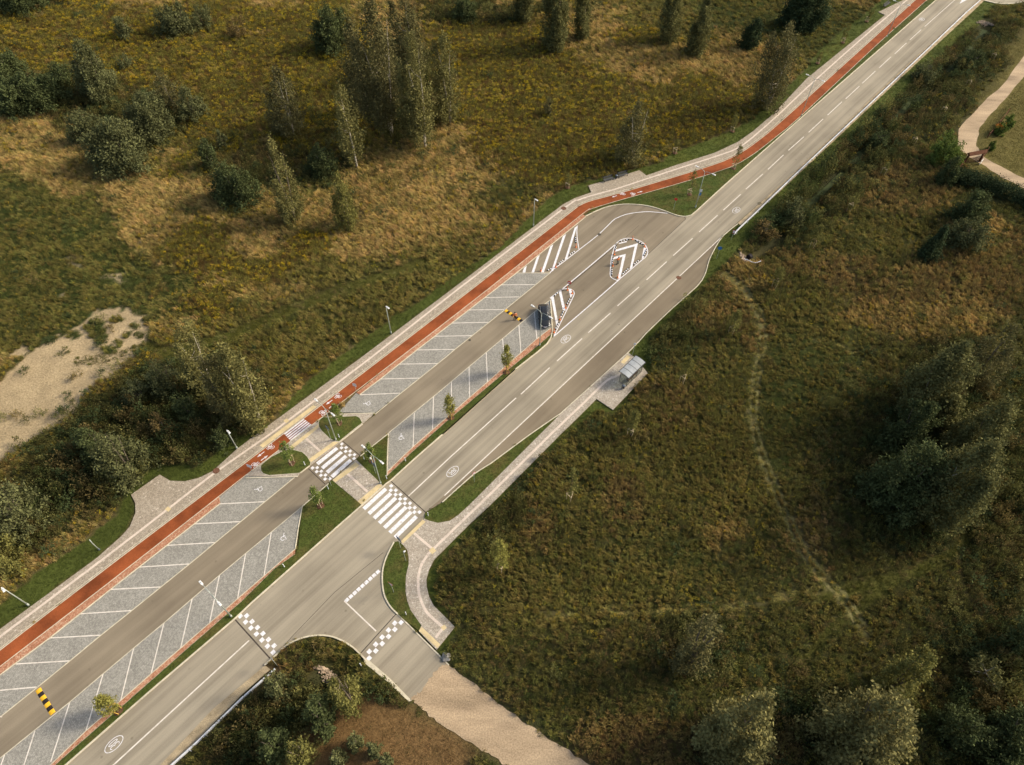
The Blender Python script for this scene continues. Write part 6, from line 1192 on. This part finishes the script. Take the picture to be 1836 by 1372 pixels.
for s_ in (-1, 1):
    for pts in ([(.42,.6,1.47),(1.26,.76,1.0)],[(-1.72,.6,1.4),(-2.2,.7,1.0)],[(-.35,.62,1.53),(-.38,.79,1.0)]): mb = MB(); mb.tube([(a, s_*b, c_) for a, b, c_ in pts], .035, 5); mb.build('pillar', M['carp'], car)
    mb = MB(); mb.tube([(-1.6,s_*.62,1.47),(-.4,s_*.64,1.57),(.2,s_*.63,1.53)], .018, 6); mb.build('roof_rail', M['chrome'], car)
    mb = MB(); mb.box((.95,s_*1.0,1.02),(.16,.2,.14)); mb.build('mirror', M['carp'], car)
    mb = MB(); mb.tube([(2.0,s_*.8,.72),(2.18,s_*.7,.68),(2.3,s_*.52,.64)], [.05,.07,.05], 8); mb.build('headlight', M['lightg'], car)
    mb = MB(); mb.box((-2.31,s_*.66,.82),(.08,.26,.14)); mb.build('tail_light', M['signr'], car)
    for x_ in (-1.42, 1.42):
        mb = MB(); mb.tube([(x_,s_*.68,.34),(x_,s_*.92,.34)], .34, 18); wl = mb.build('wheel', M['black'], car); mb = MB(); mb.tube([(x_,s_*.915,.34),(x_,s_*.93,.34)], .21, 12); mb.build('rim', M['chrome'], wl)
mb = MB(); mb.tube([(2.345,-.35,.6),(2.385,-.12,.6),(2.385,.12,.6),(2.345,.35,.6)], .045, 6); mb.build('grille_trim', M['chrome'], car)
mb = MB(); mb.tube([(2.2,-.72,.42),(2.34,-.4,.4),(2.37,0,.4),(2.34,.4,.4),(2.2,.72,.42)], .05, 6); mb.build('bumper_trim', M['panel'], car)
mb = MB(); mb.box((2.4,0,.48),(.02,.5,.11)); mb.build('number_plate', M['signw'], car)
# ------------------------------------------------------------------ people
def skin_mesh(name, verts, edges, rads, m, parent=None, root=0, lvl=1):
    me = bpy.data.meshes.new(name); me.from_pydata(verts, edges, []); me.update(); o = ob(name, me, m, parent)
    md = o.modifiers.new('skin', 'SKIN'); md.use_smooth_shade = True
    for i, v in enumerate(me.skin_vertices[0].data): v.radius = (rads[i][0], rads[i][1]) if hasattr(rads[i], '__len__') else (rads[i], rads[i]); v.use_root = (i == root)
    sb = o.modifiers.new('sub', 'SUBSURF'); sb.levels = lvl; sb.render_levels = lvl
    return o
def person(px, face, label, trousers, arms):
    x, y, _ = G(*px); o = thing('person', label, 'person', (x,y,.02), math.atan2(face[1], face[0])-math.pi/2)   # local +y is the way they face
    lh, rh, le, re, ls, rs = arms
    V_ = [(0,0,.95),(0,0,1.12),(0,.01,1.32),(0,0,1.46),(0,0,1.54),(0,.03,1.64),(0,.03,1.74), (.19,0,1.43),le,lh,(-.19,0,1.43),re,rh, (.1,0,.88),(.12,.02,.5),(.13,-.02,.1),(.13,.13,.04),(-.1,0,.88),(-.13,.05,.5),(-.14,.0,.1),(-.14,.15,.04)]
    E_ = [(0,1),(1,2),(2,3),(3,4),(4,5),(5,6),(3,7),(7,8),(8,9),(3,10),(10,11),(11,12),(0,13),(13,14),(14,15),(15,16),(0,17),(17,18),(18,19),(19,20)]
    Rr = [.13,.12,.14,.09,.055,.09,.07,.06,.042,.03,.06,.042,.03,.085,.055,.04,.035,.085,.055,.04,.035]
    skin_mesh('body', V_, E_, Rr, M['skin'], o)
    J = [(0,0,.92),(0,0,1.12),(0,.01,1.32),(0,0,1.46),(.19,0,1.43),le,tuple(Vector(le).lerp(Vector(lh),.85)),(-.19,0,1.43),re,tuple(Vector(re).lerp(Vector(rh),.85))]
    skin_mesh('jacket', J, [(0,1),(1,2),(2,3),(3,4),(4,5),(5,6),(3,7),(7,8),(8,9)], [(.2,.15),(.18,.14),(.2,.15),.11,.095,.07,.06,.095,.07,.06], M['orange'], o)
    Tt = [(0,0,.93),(.1,0,.84),(.12,.02,.5),(.13,-.02,.12),(-.1,0,.84),(-.13,.05,.5),(-.14,0,.12)]
    skin_mesh('trousers', Tt, [(0,1),(1,2),(2,3),(0,4),(4,5),(5,6)], [(.17,.13),.115,.08,.065,.115,.08,.065], M[trousers], o)
    mb = MB(); mb.tube([(0,-.01,1.63),(0,-.01,1.7),(0,0,1.78),(0,.0,1.81)], [.105,.115,.09,.03], 12); mb.build('hair', M['hair'], o, True)
    for s_ in (-1, 1): mb = MB(); mb.box((s_*.135,.06,.05),(.1,.28,.1), 0, 0, .8); mb.build('shoe', M['black'], o)
    for h_, e_ in ((lh, le), (rh, re)):   # five fingers on each hand
        h_ = Vector(h_); d = (h_-Vector(e_)).normalized(); sd_ = d.cross(Vector((0,0,1))); sd_ = sd_.normalized() if sd_.length > .1 else Vector((1,0,0)); mb = MB()
        mb.tube([h_, h_+d*.09], [.035,.04], 8)
        for k in range(4): b_ = h_+d*.085+sd_*(k-1.5)*.021; mb.tube([b_, b_+d*.045, b_+d*.075+Vector((0,0,-.02))], [.011,.01,.008], 5)
        mb.tube([h_+d*.03+sd_*.035, h_+d*.07+sd_*.065], [.012,.009], 5); mb.build('hand', M['skin'], o)
person((923,573.5), (.2,-1), 'person in orange jacket and dark trousers standing on the speed bump', 'cloth', ((.32,.2,1.08),(-.3,.22,1.05),(.33,.02,1.18),(-.33,.03,1.18),0,0))
person((1107.3,474), (-.5,.8), 'person in orange vest and grey-green trousers inside the teardrop island', 'cloth2', ((.3,.28,.92),(-.26,.3,.9),(.3,.1,1.14),(-.3,.1,1.14),0,0))
